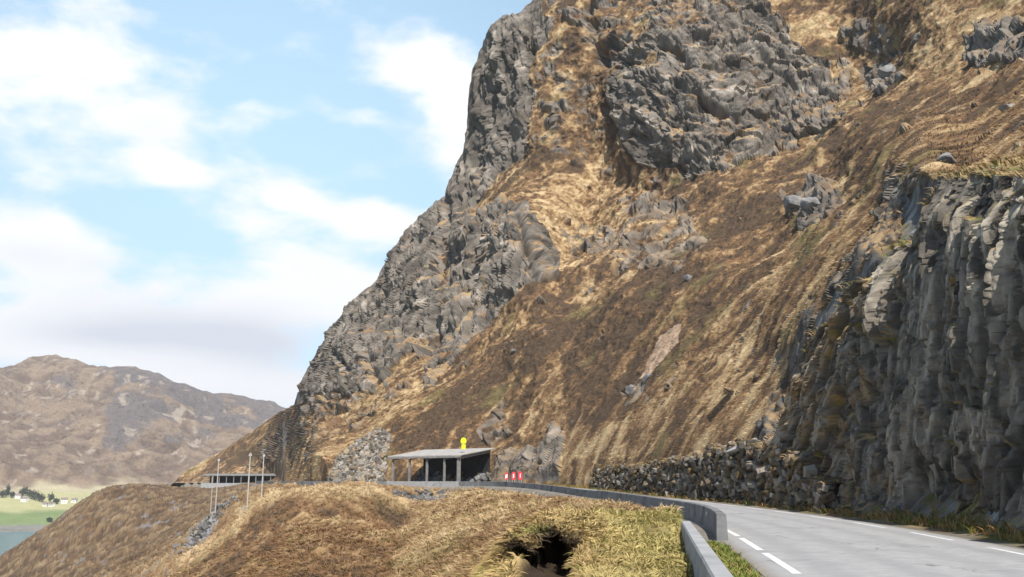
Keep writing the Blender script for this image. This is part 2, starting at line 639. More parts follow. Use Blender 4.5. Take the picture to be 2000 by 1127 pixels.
RZ = road_z(RD[:, 0], RD[:, 1])
RS = slice(0, len(RD), 2)
RD2, RN2, RZ2, ARC2 = RD[RS], RN[RS], RZ[RS], ARC[RS]
HEAD = np.unwrap(np.arctan2(tg[:, 1], tg[:, 0]))
CURV = np.convolve(np.gradient(HEAD) / np.maximum(np.gradient(ARC), 1e-3), np.ones(15) / 15, 'same')[RS]


def near_road(xy):
    """signed offset (left positive), road height and arc length of the nearest road point"""
    d = np.empty(len(xy))
    z = np.empty(len(xy))
    s = np.empty(len(xy))
    for a in range(0, len(xy), 30000):
        p = xy[a:a + 30000]
        q = (p[:, 0:1] - RD2[:, 0]) ** 2 + (p[:, 1:2] - RD2[:, 1]) ** 2
        k = q.argmin(1)
        v = p - RD2[k]
        side = v[:, 0] * RN2[k, 0] + v[:, 1] * RN2[k, 1]
        al = v[:, 0] * RN2[k, 1] - v[:, 1] * RN2[k, 0]
        dist = np.sqrt(q[np.arange(len(p)), k])
        d[a:a + 30000] = np.where((dist < 40) & (np.abs(al) < 3), side, np.sign(side) * dist)
        z[a:a + 30000] = RZ2[k]
        s[a:a + 30000] = ARC2[k] + al / np.maximum(1 - CURV[k] * side, .25)
    return d, z, s


def offset_line(o, s0=None, s1=None, dz=0.0):
    k = np.ones(len(RD), bool)
    if s0 is not None:
        k &= ARC >= s0
    if s1 is not None:
        k &= ARC <= s1
    P = RD[k] + RN[k] * o
    return np.column_stack([P, RZ[k] + dz])


def ribbon(name, o0, o1, dz, mat, s0, s1, parent=None, n=6, crown=0.0):
    L = []
    for t in np.linspace(0, 1, n):
        o = o0 + (o1 - o0) * t
        P = offset_line(o, s0, s1, dz)
        P[:, 2] += crown * (1 - (o / 3.6) ** 2)
        L.append(P)
    V = np.stack(L, 1).reshape(-1, 3)
    ac = np.tile(np.linspace(o0, o1, n), len(L[0]))
    return mesh(name, V, grid_faces(len(L[0]), n), mat, parent=parent, smooth_sh=True, extra={'across': ac})


# ------------------------------------------------------------------ the mountain above the road
def s_of(pt):
    return ARC[np.argmin(((RD - np.asarray(pt)) ** 2).sum(1))]


footP = offset_line(-5.3, s_of((1.2, -28)), None, -0.15)
fpx, fpy = proj(footP)
fr = np.hypot(footP[:, 0], footP[:, 1])
okk = (footP[:, 1] > 6) & (fpx < 2900) & (fpx > 250)
fpx, fpy, fr = fpx[okk], fpy[okk], fr[okk]
# single-valued along px
o_ = np.argsort(fpx)
fpx, fpy, fr = fpx[o_], fpy[o_], fr[o_]

SKY = [(250, 1000, 480), (300, 968, 560), (340, 942, 565), (390, 906, 580), (450, 870, 585), (500, 838, 575), (545, 806, 550), (575, 790, 470), (582, 768, 432), (600, 736, 420),
       (618, 690, 410), (640, 650, 400), (690, 588, 385), (735, 548, 375), (752, 520, 370), (770, 490, 365), (800, 450, 360), (840, 406, 354), (868, 376, 350),
       (885, 345, 348), (904, 300, 344), (912, 240, 340), (918, 170, 335), (930, 120, 330), (936, 92, 328), (948, 66, 325), (975, 36, 322), (1005, 22, 320), (1045, -4, 320), (1100, -40, 322),
       (1200, -90, 325), (1400, -170, 335), (1700, -260, 330), (2100, -350, 285), (2700, -430, 210), (3000, -440, 190)]
PTS = [(600, 900, 220), (600, 850, 275), (600, 800, 380), (650, 900, 205), (650, 800, 290), (650, 720, 360), (700, 850, 215), (700, 760, 280), (700, 680, 335),
       (830, 740, 222), (830, 650, 270), (830, 550, 300), (870, 450, 320), (780, 620, 310), (760, 700, 275), (760, 850, 192),
       (450, 905, 550), (520, 885, 510), (560, 870, 430),
       (950, 450, 258), (950, 600, 236), (950, 655, 218), (1050, 565, 216), (1050, 450, 242), (1000, 400, 262), (1150, 450, 272), (1120, 350, 287),
       (1100, 200, 300), (1050, 340, 290), (1050, 100, 307), (1000, 150, 314), (960, 150, 324), (940, 250, 330), (900, 400, 320), (880, 500, 308),
       (1030, 250, 300), (985, 345, 303), (930, 400, 304),
       (1250, 300, 264), (1250, 150, 280), (1400, 200, 256), (1400, 50, 278), (1600, 220, 246), (1600, 100, 268), (1195, 300, 288), (1185, 180, 297), (1280, 400, 258),
       (1450, 320, 235), (1640, 240, 225), (1660, 140, 262),
       (1250, 440, 235), (1100, 560, 219), (1000, 650, 205), (900, 800, 190), (850, 850, 184), (900, 870, 177), (1000, 800, 181), (1000, 900, 166), (1100, 900, 149),
       (1100, 800, 162), (1200, 880, 128), (1200, 700, 158), (1200, 550, 194), (1400, 860, 90), (1400, 700, 116), (1400, 500, 166), (1500, 850, 73), (1500, 700, 95),
       (1550, 500, 132), (1600, 620, 70), (1700, 500, 58), (1700, 400, 95), (1800, 330, 60), (1650, 350, 165), (1750, 200, 190), (1900, 100, 180), (1900, 250, 95),
       (2000, 200, 85), (2000, 320, 48), (2000, 50, 160), (1800, 30, 225), (1600, 0, 285), (2000, -100, 220), (1500, -100, 310),
       (1640, 800, 60), (1600, 700, 66), (1800, 900, 47), (1800, 600, 54), (1800, 390, 59), (2000, 700, 41), (2000, 400, 47),
       (2300, 700, 32), (2300, 300, 38), (2300, 100, 60), (2300, -100, 140), (2700, 700, 26), (2700, 250, 32), (2700, 0, 55), (2700, -300, 150)]
cp = [(a, b) for a, b, _ in SKY] + [(a, b) for a, b, _ in PTS]
cr = [c for *_, c in SKY] + [c for *_, c in PTS]
for k in range(0, len(fpx), max(1, len(fpx) // 34)):
    cp.append((fpx[k], fpy[k]))
    cr.append(fr[k])
cp = np.asarray(cp, float) / 400.0
fit = tps_fit(cp, np.log(cr), 2e-4)

cols = np.concatenate([np.arange(330, 2060, 1.75), np.arange(2060, 2700, 7.0)])
NR, NB = 540, 22
ft = np.interp(cols, fpx, fpy)
SKX = np.array([(a, b) for a, b, _ in SKY])
jag = pn(np.column_stack([cols / 14, 0 * cols, 0 * cols + .3]), 3) * 4 + pn(np.column_stack([cols / 5, 0 * cols, 0 * cols + .3]), 4) * 2.0
top = np.interp(cols, SKX[:, 0], SKX[:, 1]) + jag * smooth(cols, 520, 620)
ft = np.maximum(ft, top + 2)
tt = np.linspace(0, 1, NR) ** 1.0
PXg = np.repeat(cols[None], NR, 0)
PYg = ft[None] + (top - ft)[None] * tt[:, None]
R = np.exp(tps_eval(fit, np.column_stack([PXg.ravel(), PYg.ravel()]) / 400.0)).reshape(NR, -1)
footr = np.interp(cols, fpx, fr)
# pin the foot to the road edge, keep each column receding upwards
w_ = np.exp(-np.linspace(0, 1, NR)[:, None] / 0.03)
R = R * (1 - w_) + footr[None] * w_
R = np.maximum.accumulate(R + np.linspace(0, .3, NR)[:, None], 0)
# rows re-spaced so that receding stretches get as many vertices as steep ones
NR2 = 940
met = np.abs(np.diff(PYg, axis=0)) / 1.9 + .55 * np.diff(R, axis=0) / (.5 * (R[1:] + R[:-1]) * 1.9 / F)
cum = np.vstack([np.zeros((1, met.shape[1])), np.cumsum(met, 0)])
PY2, R2 = np.empty((NR2, len(cols))), np.empty((NR2, len(cols)))
for j in range(len(cols)):
    q = np.linspace(0, cum[-1, j], NR2)
    PY2[:, j] = np.interp(q, cum[:, j], PYg[:, j])
    R2[:, j] = np.interp(q, cum[:, j], R[:, j])
NR, PYg, R = NR2, PY2, R2
PXg = np.repeat(cols[None], NR, 0)
P = at(PXg, PYg, R)
# the far side of the ridge
back = []
lastP, lastR = P[-1], R[-1]
dirx, diry, _ = ray(cols, top)
hh_ = np.hypot(dirx, diry)
for k in range(1, NB + 1):
    dr = 2.0 * k ** 1.75
    q = lastP.copy()
    q[:, 0] += dirx / hh_ * dr
    q[:, 1] += diry / hh_ * dr
    q[:, 2] += -0.15 * dr - 0.0016 * dr * dr
    q[:, 2] = np.maximum(q[:, 2], -95)
    back.append(q)
P = np.concatenate([P, np.stack(back)], 0)
nr, nc = P.shape[:2]
PXa = np.vstack([PXg, np.repeat(cols[None], NB, 0)]).ravel()
PYa = np.vstack([PYg, np.repeat(top[None], NB, 0)]).ravel()
rowi = np.repeat(np.arange(nr), nc)
du = np.gradient(P, axis=1)
dv = np.gradient(P, axis=0)
spc = np.maximum(np.linalg.norm(dv, axis=2), np.linalg.norm(du, axis=2)).ravel()
NRM = np.cross(du, dv)
NRM /= np.linalg.norm(NRM, axis=2)[..., None] + 1e-9
for _ in range(6):
    NRM[1:-1, 1:-1] = (NRM[:-2, 1:-1] + NRM[2:, 1:-1] + NRM[1:-1, :-2] + NRM[1:-1, 2:] + NRM[1:-1, 1:-1])
    NRM /= np.linalg.norm(NRM, axis=2)[..., None] + 1e-9
P = P.reshape(-1, 3)
NRM = NRM.reshape(-1, 3)
RR = np.hypot(P[:, 0], P[:, 1])
offm, rzm, sm = near_road(P[:, :2])
tm = np.abs(offm)
sc = np.clip(RR / 250.0, 0.12, 1.3)[:, None]

def lodn(k, lev, octv, seed, gain=.5, pts=None):
    """fbm of P at a base wavelength k * lev, lev snapped to powers of two and cross-faded, so the pattern is fixed in space"""
    Q = P if pts is None else pts
    L = np.log2(np.broadcast_to(np.ravel(lev), (len(Q),)))
    i0 = np.floor(L).astype(int)
    w = L - i0
    out = np.zeros(len(Q))
    for i in range(i0.min(), i0.max() + 2):
        m = (i0 == i) | (i0 == i - 1)
        if not m.any():
            continue
        v = fbm(Q[m] / (k * 2.0 ** i), octv, seed + 100 * (i + 9), gain)
        ww = np.where(i0[m] == i, 1 - w[m], w[m])
        out[m] += ww * v
    return out


# which parts are bare rock (rough outlines, frayed by noise)
wob = np.column_stack([P[:, 0], P[:, 1], P[:, 2]])
nx = lodn(16, sc ** .5, 4, 31) * 26
ny = lodn(16, sc ** .5, 4, 57) * 26
qx, qy = PXa + nx, PYa + ny
ROCKS = [
    (0.95, [(575, 790), (570, 760), (630, 640), (735, 530), (790, 440), (860, 360), (895, 300), (905, 150), (930, 50), (1045, -40), (1075, 30), (1035, 110), (1025, 200), (1030, 270), (985, 335), (925, 395), (890, 470), (855, 530), (845, 640), (820, 700), (760, 742), (700, 768), (640, 775)]),
    (0.9, [(890, 470), (950, 400), (1010, 405), (1075, 440), (1095, 480), (1090, 545), (1030, 555), (960, 622), (900, 680), (850, 720), (822, 745), (830, 660), (850, 560)]),
    (0.5, [(585, 790), (700, 770), (800, 738), (740, 800), (650, 870), (560, 905), (480, 905), (540, 840)]),
    (0.27, [(1040, 60), (1130, 90), (1190, 200), (1210, 330), (1150, 370), (1060, 340), (1035, 250)]),
    (0.86, [(1185, 200), (1220, 100), (1300, 60), (1400, 10), (1480, -20), (1540, 60), (1600, 110), (1642, 190), (1640, 235), (1560, 275), (1480, 305), (1400, 345), (1310, 335), (1240, 320), (1205, 260)]),
    (0.50, [(1060, -20), (1140, -60), (1500, -100), (1480, 20), (1350, 60), (1240, 110), (1180, 160), (1120, 70)]),
    (0.52, [(1225, 380), (1330, 390), (1390, 480), (1330, 520), (1250, 520), (1215, 460)]),
    (0.52, [(1100, 455), (1235, 450), (1250, 500), (1120, 510)]),
    (0.85, [(1540, 385), (1600, 365), (1645, 385), (1630, 430), (1560, 445)]),
    (0.75, [(1690, 130), (1740, 110), (1765, 150), (1720, 180), (1690, 170)]),
    (0.72, [(1640, 50), (1720, 45), (1775, 95), (1740, 110), (1650, 85)]),
    (0.93, [(1895, 85), (1960, 52), (2120, 40), (2150, 110), (1990, 122), (1890, 125)]),
    (0.7, [(1062, 850), (1085, 815), (1110, 850), (1100, 945), (1055, 945)]),
    (0.62, [(962, 885), (1010, 872), (1060, 890), (1060, 948), (955, 948)]),
    (0.6, [(930, 845), (985, 775), (1005, 850), (955, 872)]),
    (0.55, [(1210, 770), (1250, 730), (1262, 760), (1225, 790)]),
    (0.6, [(1630, 120), (1680, 130), (1670, 200), (1640, 190)]),
]
rock = np.zeros(len(P))
for w, poly in ROCKS:
    rock = np.maximum(rock, w * inpoly(qx, qy, poly))
CUT = [(1776, 362), (1850, 350), (1925, 352), (2000, 345), (2300, 250), (2800, 200), (2800, 1400), (1640, 1030), (1585, 1010), (1560, 930), (1528, 880), (1558, 720), (1600, 630), (1690, 520), (1757, 472)]
cn = fbm(P / 2.5, 4, 71) * 14
cut = inpoly(PXa + cn, PYa + cn, CUT)
rock = np.where(cut, 1.0, rock)
CUTE = [(a - 45 * (a < 1790), b - 14) for a, b in CUT]
rock = np.maximum(rock, .55 * inpoly(PXa + 1.4 * cn, PYa + cn, CUTE))
steep = 1 - NRM[:, 2]
patch = lodn(9, sc, 5, 91, 0.6)
ledge = fbm(np.column_stack([P[:, 0] / 14, P[:, 1] / 14, P[:, 2] / 3.2]), 4, 95)
m_ = rock * 1.15 + 0.72 * patch * (rock > 0.02) + 0.35 * ledge * (rock > .02) * (rock < .9)
rockf = smooth(m_, 0.42, 0.72)
# scattered small outcrops in the grass
spots = lodn(5.5, np.clip(sc, .5, 2), 4, 131, 0.55)
rockf = np.maximum(rockf, 0.9 * smooth(spots, 0.53, 0.68) * (~cut) * smooth(tm, 6, 12))
rockf = np.where(cut, np.clip(1 - 0.9 * smooth(patch, 0.45, 0.75) * smooth(PYa, 1000, 520), 0, 1), rockf)

# relief
CR_, SR_ = math.cos(math.radians(35)), math.sin(math.radians(35))
idx = np.where((rockf > 0.02) | (rock > 0.05))[0]
Pi = P[idx]
warp = np.stack([fbm(Pi / 11, 3, 7), fbm(Pi / 11, 3, 8), fbm(Pi / 11, 3, 9)], 1) * 2.4
isd = inpoly(PXa[idx], PYa[idx], ROCKS[4][1]) | inpoly(PXa[idx], PYa[idx], ROCKS[5][1])
iscut = cut[idx]
# cliff faces: stacked slabs at three sizes, dipping to the right on the dome, upright elsewhere
uu = .72 * (Pi[:, 0] - Pi[:, 1]) + warp[:, 0] * .8
vv = Pi[:, 2] + warp[:, 1] * .8 + .25 * Pi[:, 0]
ang_ = np.where(isd, math.radians(38), math.radians(-10))
u2 = uu * np.cos(ang_) - vv * np.sin(ang_)
v2 = uu * np.sin(ang_) + vv * np.cos(ang_)
us, vs = np.where(isd, v2, u2), np.where(isd, u2, v2)
h1, c1, e1 = slabs(us / 7.5, vs / 7.5, 201, .3)
h2, c2, e2 = slabs(us / 3.0, vs / 3.0, 202, .4)
h3, c3_, e3 = slabs(us / 1.25, vs / 1.25, 206, .5)
rg = ridged(np.column_stack([us / 22, vs / 30, Pi[:, 1] / 30]), 4, 203)
f1, fe1, _ = facet(np.column_stack([us / 4.5, Pi[:, 1] / 6, vs / 8]), 207, 1.3)
f2, fe2, fc2 = facet(np.column_stack([us / 1.8, Pi[:, 1] / 2.5, vs / 3]), 208, 1.5)
lc1 = np.abs(pn(np.column_stack([us / 6.5, vs / 42, Pi[:, 1] / 60]), 231))
lc2 = np.abs(pn(np.column_stack([us / 2.6, vs / 22, Pi[:, 1] / 40]), 232))
crackm = np.exp(-lc1 * 16) + .6 * np.exp(-lc2 * 12)
disp = 1.7 * h1 + .55 * h2 + .20 * h3 + 1.1 * f1 + .32 * f2 + 2.3 * (rg - .9) - 1.3 * np.exp(-lc1 * 16) - .5 * np.exp(-lc2 * 12) - .5 * np.exp(-fe1 * 9) + .16 * fbm(Pi / 1.2, 3, 205)
# gullies and chimneys that split the face
def seg_d(x, y, pl):
    d = np.full(len(x), 1e9)
    for (x1, y1), (x2, y2) in zip(pl[:-1], pl[1:]):
        t = np.clip(((x - x1) * (x2 - x1) + (y - y1) * (y2 - y1)) / ((x2 - x1) ** 2 + (y2 - y1) ** 2), 0, 1)
        d = np.minimum(d, np.hypot(x - x1 - t * (x2 - x1), y - y1 - t * (y2 - y1)))
    return d
gx_, gy_ = PXa[idx] + .35 * nx[idx], PYa[idx] + .35 * ny[idx]
for pl, wd_, dp in (([(1145, 10), (1160, 70), (1185, 170), (1190, 250), (1235, 335)], 13, 6.0), ([(1035, 90), (1028, 200), (1010, 300), (960, 370)], 8, 2.5),
                    ([(868, 380), (880, 470), (850, 560)], 9, 3.5), ([(1010, 430), (1035, 500), (1050, 555)], 8, 3.0), ([(905, 480), (860, 600), (835, 700)], 7, 2.0),
                    ([(1290, 90), (1330, 110), (1345, 130)], 8, 3.5), ([(1480, 110), (1560, 190)], 6, 2.5), ([(740, 600), (720, 690), (740, 740)], 8, 3.0), ([(1060, 330), (1110, 370), (1150, 365)], 6, 2.5),
                    ([(975, 130), (955, 250), (935, 330)], 5, 1.8), ([(1330, 170), (1440, 240)], 5, 1.8), ([(940, 470), (930, 560), (915, 640)], 5, 1.8), ([(655, 690), (690, 730)], 7, 2.5)):
    disp -= dp * np.exp(-(seg_d(gx_, gy_, pl) / wd_) ** 2)
disp[iscut] *= .08
rfs = rockf.reshape(nr, nc).copy()
for _ in range(5):
    rfs[1:-1, 1:-1] = (rfs[:-2, 1:-1] + rfs[2:, 1:-1] + rfs[1:-1, :-2] + rfs[1:-1, 2:] + 2 * rfs[1:-1, 1:-1]) / 6
rfs = rfs.ravel()
D = np.zeros(len(P))
fade = np.where(cut, 1, smooth(tm, 5.4, 6.6)) * np.clip(5.0 / (spc / (RR * 1.8 / F)), .2, 1)
D[idx] = disp * np.where(iscut, 1.0, np.maximum(rfs[idx], .05) * np.clip(RR[idx] / 260, .2, 1.1)) * fade[idx]
# broad undulation + grass lumps elongated down the fall line
broad = fbm(P / 38, 3, 41) * 3.0 + fbm(P / 15, 3, 42) * 1.3
D += broad * (~cut) * smooth(tm, 8, 40)
stq = np.column_stack([sm / 2.8, tm / 22, P[:, 2] / 24])
streak = fbm(stq, 4, 51, .55)
swq = stq + np.stack([fbm(P / 10, 3, 54), fbm(P / 10, 3, 55), .6 * fbm(P / 20, 2, 58)], 1) * 1.5
streakw = fbm(swq * np.array([.8, 1, 1]), 3, 56, .55)
streak2 = fbm(np.column_stack([sm / .9, tm / 4.0, P[:, 2] / 5]) + np.stack([fbm(P / 3, 2, 64)] * 3, 1) * .6, 2, 52, .5)
hump = ridged(P / 5.5, 3, 57)
rough = lodn(1, np.clip(np.maximum(2.2 * np.clip(sc[:, 0], .3, 1), 4.5 * spc), .5, 16), 2, 53, .5)
D += (1 - rockf) * (0.20 * streakw * (.4 + 1.2 * smooth(fbm(P / 18, 2, 59), -.3, .5)) + 0.05 * streak2 + .55 * rough * np.clip(sc[:, 0], .12, 1) + .55 * (hump - .9) * np.clip(sc[:, 0], .25, 1)) * smooth(tm, 6, 16) * (~cut)
D *= np.where(rowi < 6, 0, 1) * smooth(rowi.astype(float), 4, 26)
ridge = smooth(np.abs(rowi - NR).astype(float), 0, 40)
D *= np.where(rowi <= NR, 0.35 + 0.65 * ridge, 0.3)
Pm = P + NRM * D[:, None]

# colours of grass, heather and rock
def lerp(a, b, t):
    return a + (b - a) * np.asarray(t)[:, None]


gold = np.array([.325, .228, .122])
pale = np.array([.45, .34, .195])
russet = np.array([.170, .100, .050])
brown = np.array([.082, .056, .036])
olive = np.array([.165, .14, .06])
tone = 1.45 * streakw + 0.30 * streak2 * (1 - smooth(RR, 50, 120)) + 0.45 * fbm(P / 26, 3, 61) + .5 * fbm(np.column_stack([sm / 5, tm / 16, P[:, 2] / 16]), 3, 63) + .85 * lodn(1.3, sc, 3, 62, .7) - .24
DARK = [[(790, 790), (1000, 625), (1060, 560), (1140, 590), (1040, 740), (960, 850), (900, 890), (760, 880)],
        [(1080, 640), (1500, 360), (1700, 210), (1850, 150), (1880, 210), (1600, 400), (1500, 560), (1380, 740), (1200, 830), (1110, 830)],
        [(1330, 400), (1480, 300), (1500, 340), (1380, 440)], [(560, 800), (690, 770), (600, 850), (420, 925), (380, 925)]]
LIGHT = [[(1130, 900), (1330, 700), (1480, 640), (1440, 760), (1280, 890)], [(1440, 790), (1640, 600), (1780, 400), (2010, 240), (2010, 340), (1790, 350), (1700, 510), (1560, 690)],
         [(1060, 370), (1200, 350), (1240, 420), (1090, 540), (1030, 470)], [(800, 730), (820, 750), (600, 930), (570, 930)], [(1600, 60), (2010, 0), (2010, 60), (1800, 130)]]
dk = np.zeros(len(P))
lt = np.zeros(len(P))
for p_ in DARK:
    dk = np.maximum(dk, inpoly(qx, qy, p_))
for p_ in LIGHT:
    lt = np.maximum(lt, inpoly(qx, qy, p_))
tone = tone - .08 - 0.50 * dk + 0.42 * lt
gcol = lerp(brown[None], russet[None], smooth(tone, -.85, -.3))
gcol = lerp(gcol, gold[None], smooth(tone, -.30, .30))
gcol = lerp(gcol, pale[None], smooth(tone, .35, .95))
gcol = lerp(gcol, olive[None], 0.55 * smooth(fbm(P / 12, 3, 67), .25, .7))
scar = inpoly(PXa + .3 * nx, PYa + .3 * ny, [(1245, 738), (1285, 655), (1330, 632), (1325, 668), (1290, 700), (1262, 742)])
gcol = lerp(gcol, np.array([.50, .36, .25])[None] * (.8 + .35 * np.clip(streak2, -1, 1))[:, None], .85 * scar)
peat = inpoly(PXa + .2 * nx, PYa + .2 * ny, [(1380, 818), (1402, 790), (1432, 758), (1438, 768), (1415, 800), (1388, 828)])
gcol = lerp(gcol, np.array([.02, .016, .012])[None], .9 * peat)
rcn = np.zeros(len(P))
ckm = np.zeros(len(P))
ckm[idx] = np.clip(crackm, 0, 1)
rcn[idx] = c1 * .25 + c2 * .3 + c3_ * .2 + fc2 * .25
rn2 = lodn(6, sc, 4, 77, .6)
rdark = np.array([.085, .08, .075])
rmid = np.array([.205, .192, .178])
rpale = np.array([.43, .405, .375])
rwarm = np.array([.23, .165, .10])
rcol = lerp(rdark[None], rmid[None], smooth(rcn + .5 * rn2, .1, .8))
rcol = lerp(rcol, rpale[None], 0.9 * smooth(rcn * .7 + .9 * rn2, .62, 1.15))
rcol = lerp(rcol, rwarm[None], 0.6 * smooth(lodn(4.5, sc, 4, 79, .6), .2, .75))
rcol = lerp(rcol, np.array([.075, .07, .066])[None], .5 * ckm)
rcol = rcol * np.array([1.06, 1.0, .91])
cc1 = fbm(np.column_stack([P[:, 0] / 1.6, P[:, 1] / 1.6, P[:, 2] / 5.0]), 4, 85, .6)
ccol_ = lerp(np.array([[.060, .060, .058]]), np.array([[.17, .168, .16]]), smooth(rcn + .55 * cc1, .1, .75))
ccol_ = lerp(ccol_, np.array([[.36, .36, .345]]), .9 * smooth(rcn + .6 * cc1, .72, 1.1))
ccol_ = lerp(ccol_, np.array([[.155, .105, .055]]), .75 * smooth(fbm(P / 2.6, 4, 86, .6) + .5 * smooth(-PXa, -1720, -1580), .35, .8))
rcol = np.where(cut[:, None], ccol_, rcol)
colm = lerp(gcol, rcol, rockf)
# turf on the ledges that really face up after the relief
PG_ = Pm.reshape(nr, nc, 3)
NL = np.cross(np.gradient(PG_, axis=1), np.gradient(PG_, axis=0))
NL /= np.linalg.norm(NL, axis=2)[..., None] + 1e-9
for _ in range(7):
    NL[1:-1, 1:-1] = NL[:-2, 1:-1] + NL[2:, 1:-1] + NL[1:-1, :-2] + NL[1:-1, 2:] + NL[1:-1, 1:-1]
    NL /= np.linalg.norm(NL, axis=2)[..., None] + 1e-9
nz = np.abs(NL[..., 2].ravel())
small_ = np.zeros(len(P), bool)
for w, poly in ROCKS[6:]:
    small_ |= inpoly(qx, qy, poly)
lft = inpoly(PXa, PYa, ROCKS[0][1])
turf = smooth(nz + .16 * rn2 + .22 * patch - .12 * lft, .64, .82) * .9 * np.where(small_, .35, 1)
tcol = lerp(gold[None], russet[None] * 1.2, smooth(fbm(P / 7, 3, 83), -.3, .5))
tcol = np.where(cut[:, None], lerp(gold[None] * .7, np.array([.10, .10, .03])[None], smooth(rn2, -.2, .3)), tcol)
colm = lerp(colm, tcol, turf * rockf)
rockf = rockf * (1 - .8 * turf)
facesm = grid_faces(nr, nc)
cutf = cut[facesm].sum(1) >= 3


def submesh(V, Fm, colr, name, mat):
    used = np.unique(Fm)
    mp = np.full(len(V), -1, np.int64)
    mp[used] = np.arange(len(used))
    return mesh(name, V[used], mp[Fm], mat, colr[used])


tag(submesh(Pm, facesm, colm, 'mountain', M['slope']), kind='structure')

# ------------------------------------------------------------------ the blasted rock cutting beside the road
cfoot = offset_line(-5.5, s_of((1.2, -28)), s_of((12.2, 72)), -.35)
cpx, cpy = proj(cfoot)
ok_ = cfoot[:, 1] > 10
cfoot, cpx = cfoot[ok_], cpx[ok_]
arcc = np.concatenate([[0], np.cumsum(np.linalg.norm(np.diff(cfoot[:, :2], axis=0), axis=1))])
# sample so that neighbouring columns stay about 1.7 photo pixels apart
pxs = np.concatenate([np.arange(1500, 2060, 1.6), np.arange(2060, 2700, 5.0)])
order = np.argsort(cpx)
ua = np.interp(pxs, cpx[order], arcc[order])
fxy = np.column_stack([np.interp(ua, arcc, cfoot[:, c]) for c in range(3)])
ctan = np.gradient(fxy[:, :2], axis=0)
ctan /= np.linalg.norm(ctan, axis=1)[:, None]
inw = np.column_stack([-ctan[:, 1], ctan[:, 0]])
inw *= np.sign((inw * np.array([1.0, 0.0])).sum(1))[:, None]      # into the hill (to the right of the road)
TOPX = [1500, 1518, 1535, 1575, 1615, 1665, 1730, 1746, 1758, 1785, 1850, 1925, 2000, 2300, 2700]
TOPY = [905, 800, 735, 632, 580, 520, 470, 400, 362, 356, 352, 354, 346, 255, 200]
tpy = np.interp(pxs, TOPX, TOPY) + 7 * pn(np.column_stack([pxs / 16, 0 * pxs, 0 * pxs]), 221) + 5 * pn(np.column_stack([pxs / 6, 0 * pxs, 0 * pxs]), 222)
rf_ = np.hypot(fxy[:, 0], fxy[:, 1])
BAT = .13
H_ = at(pxs, tpy, rf_)[:, 2] - fxy[:, 2]
H_ = at(pxs, tpy, rf_ + .6 * BAT * H_)[:, 2] - fxy[:, 2]
H_ = np.maximum(H_, .8)
NV = 300
tv = np.linspace(0, 1, NV)
hgt = tv[:, None] * H_[None]
UU = np.repeat(ua[None], NV, 0).ravel()
HH = hgt.ravel()
HF = (hgt / H_[None]).ravel()
wq1 = fbm(np.column_stack([UU / 3, HH / 5, 0 * UU]), 3, 231) * .22
wq2 = fbm(np.column_stack([UU / 3, HH / 5, 0 * UU + 9]), 3, 232) * .22
left_ = smooth(-np.repeat(pxs[None], NV, 0).ravel(), -1745, -1640)       # broken, diagonal bedding at the far end
an = .16 + .55 * left_
Ur = (UU + wq1) * np.cos(an) + (HH + wq2) * np.sin(an)
Vr = -(UU + wq1) * np.sin(an) + (HH + wq2) * np.cos(an)
s1_, r1_, g1 = slabs(Ur / 1.7, Vr / 1.7, 241, .14, 6, .5, 4.6)
s2_, r2_, g2 = slabs(Ur / .75, Vr / .75, 242, .18, 5, .6, 4.2)
s3_, r3_, g3 = slabs(Ur / .30, Vr / .30, 243, .4, 4, .7, 2.2)
s4_, r4_, g4 = slabs(Ur / 3.6, Vr / 3.6, 244, .12, 5, .5, 3.0)
rgc = ridged(np.column_stack([Ur / 5, Vr / 12, 0 * Ur]), 3, 245)
s5_, r5_, g5 = slabs(Ur / .14, Vr / .14, 246, .6, 4, .8, 2.0)
dc = .55 * s4_ + .58 * s1_ + .36 * s2_ + .17 * s3_ + .06 * s5_ + .20 * rgc - .15
fq = dc / .30
fl_ = np.floor(fq)
dc = .40 * dc + .60 * .30 * (fl_ + smooth(fq - fl_, .38, .62))
dc -= .34 * np.exp(-np.maximum(g1, 0) * 8) + .16 * np.exp(-np.maximum(g2, 0) * 7)
cr_ = np.clip(np.exp(-np.maximum(g1, 0) * 10) + .7 * np.exp(-np.maximum(g2, 0) * 9) + .4 * np.exp(-np.maximum(g3, 0) * 7), 0, 1)
# a leaning shoulder near the top, rubble flare at the foot
dc = dc - .9 * smooth(HF, .86, 1.0) * (1 - left_ * .5) + .5 * (1 - smooth(HH, 0, 1.6))
dc *= smooth(HH, -.2, .5) * .35 + .65
base_c = np.column_stack([np.repeat(fxy[None, :, 0], NV, 0).ravel(), np.repeat(fxy[None, :, 1], NV, 0).ravel(), np.repeat(fxy[None, :, 2], NV, 0).ravel() + HH])
inr = np.repeat(inw[None], NV, 0).reshape(-1, 2)
Pcut = base_c.copy()
Pcut[:, :2] += inr * (BAT * HH - dc + .55)[:, None]
Pcut[:, 2] += .10 * s2_ * smooth(HF, .9, 1)
capr = []
lastc = Pcut.reshape(NV, -1, 3)[-1]
for k in range(1, 15):
    q = lastc.copy()
    q[:, :2] += inw * (.3 * k + .05 * k * k)
    q[:, 2] += .07 * k + .01 * k * k + .22 * fbm(np.column_stack([ua / .9, 0 * ua + k / 3.0, 0 * ua]), 3, 251)
    capr.append(q)
Pall = np.concatenate([Pcut.reshape(NV, -1, 3), np.stack(capr)], 0)
ncc = len(pxs)
NLc = np.cross(np.gradient(Pall, axis=1), np.gradient(Pall, axis=0))
NLc /= np.linalg.norm(NLc, axis=2)[..., None] + 1e-9
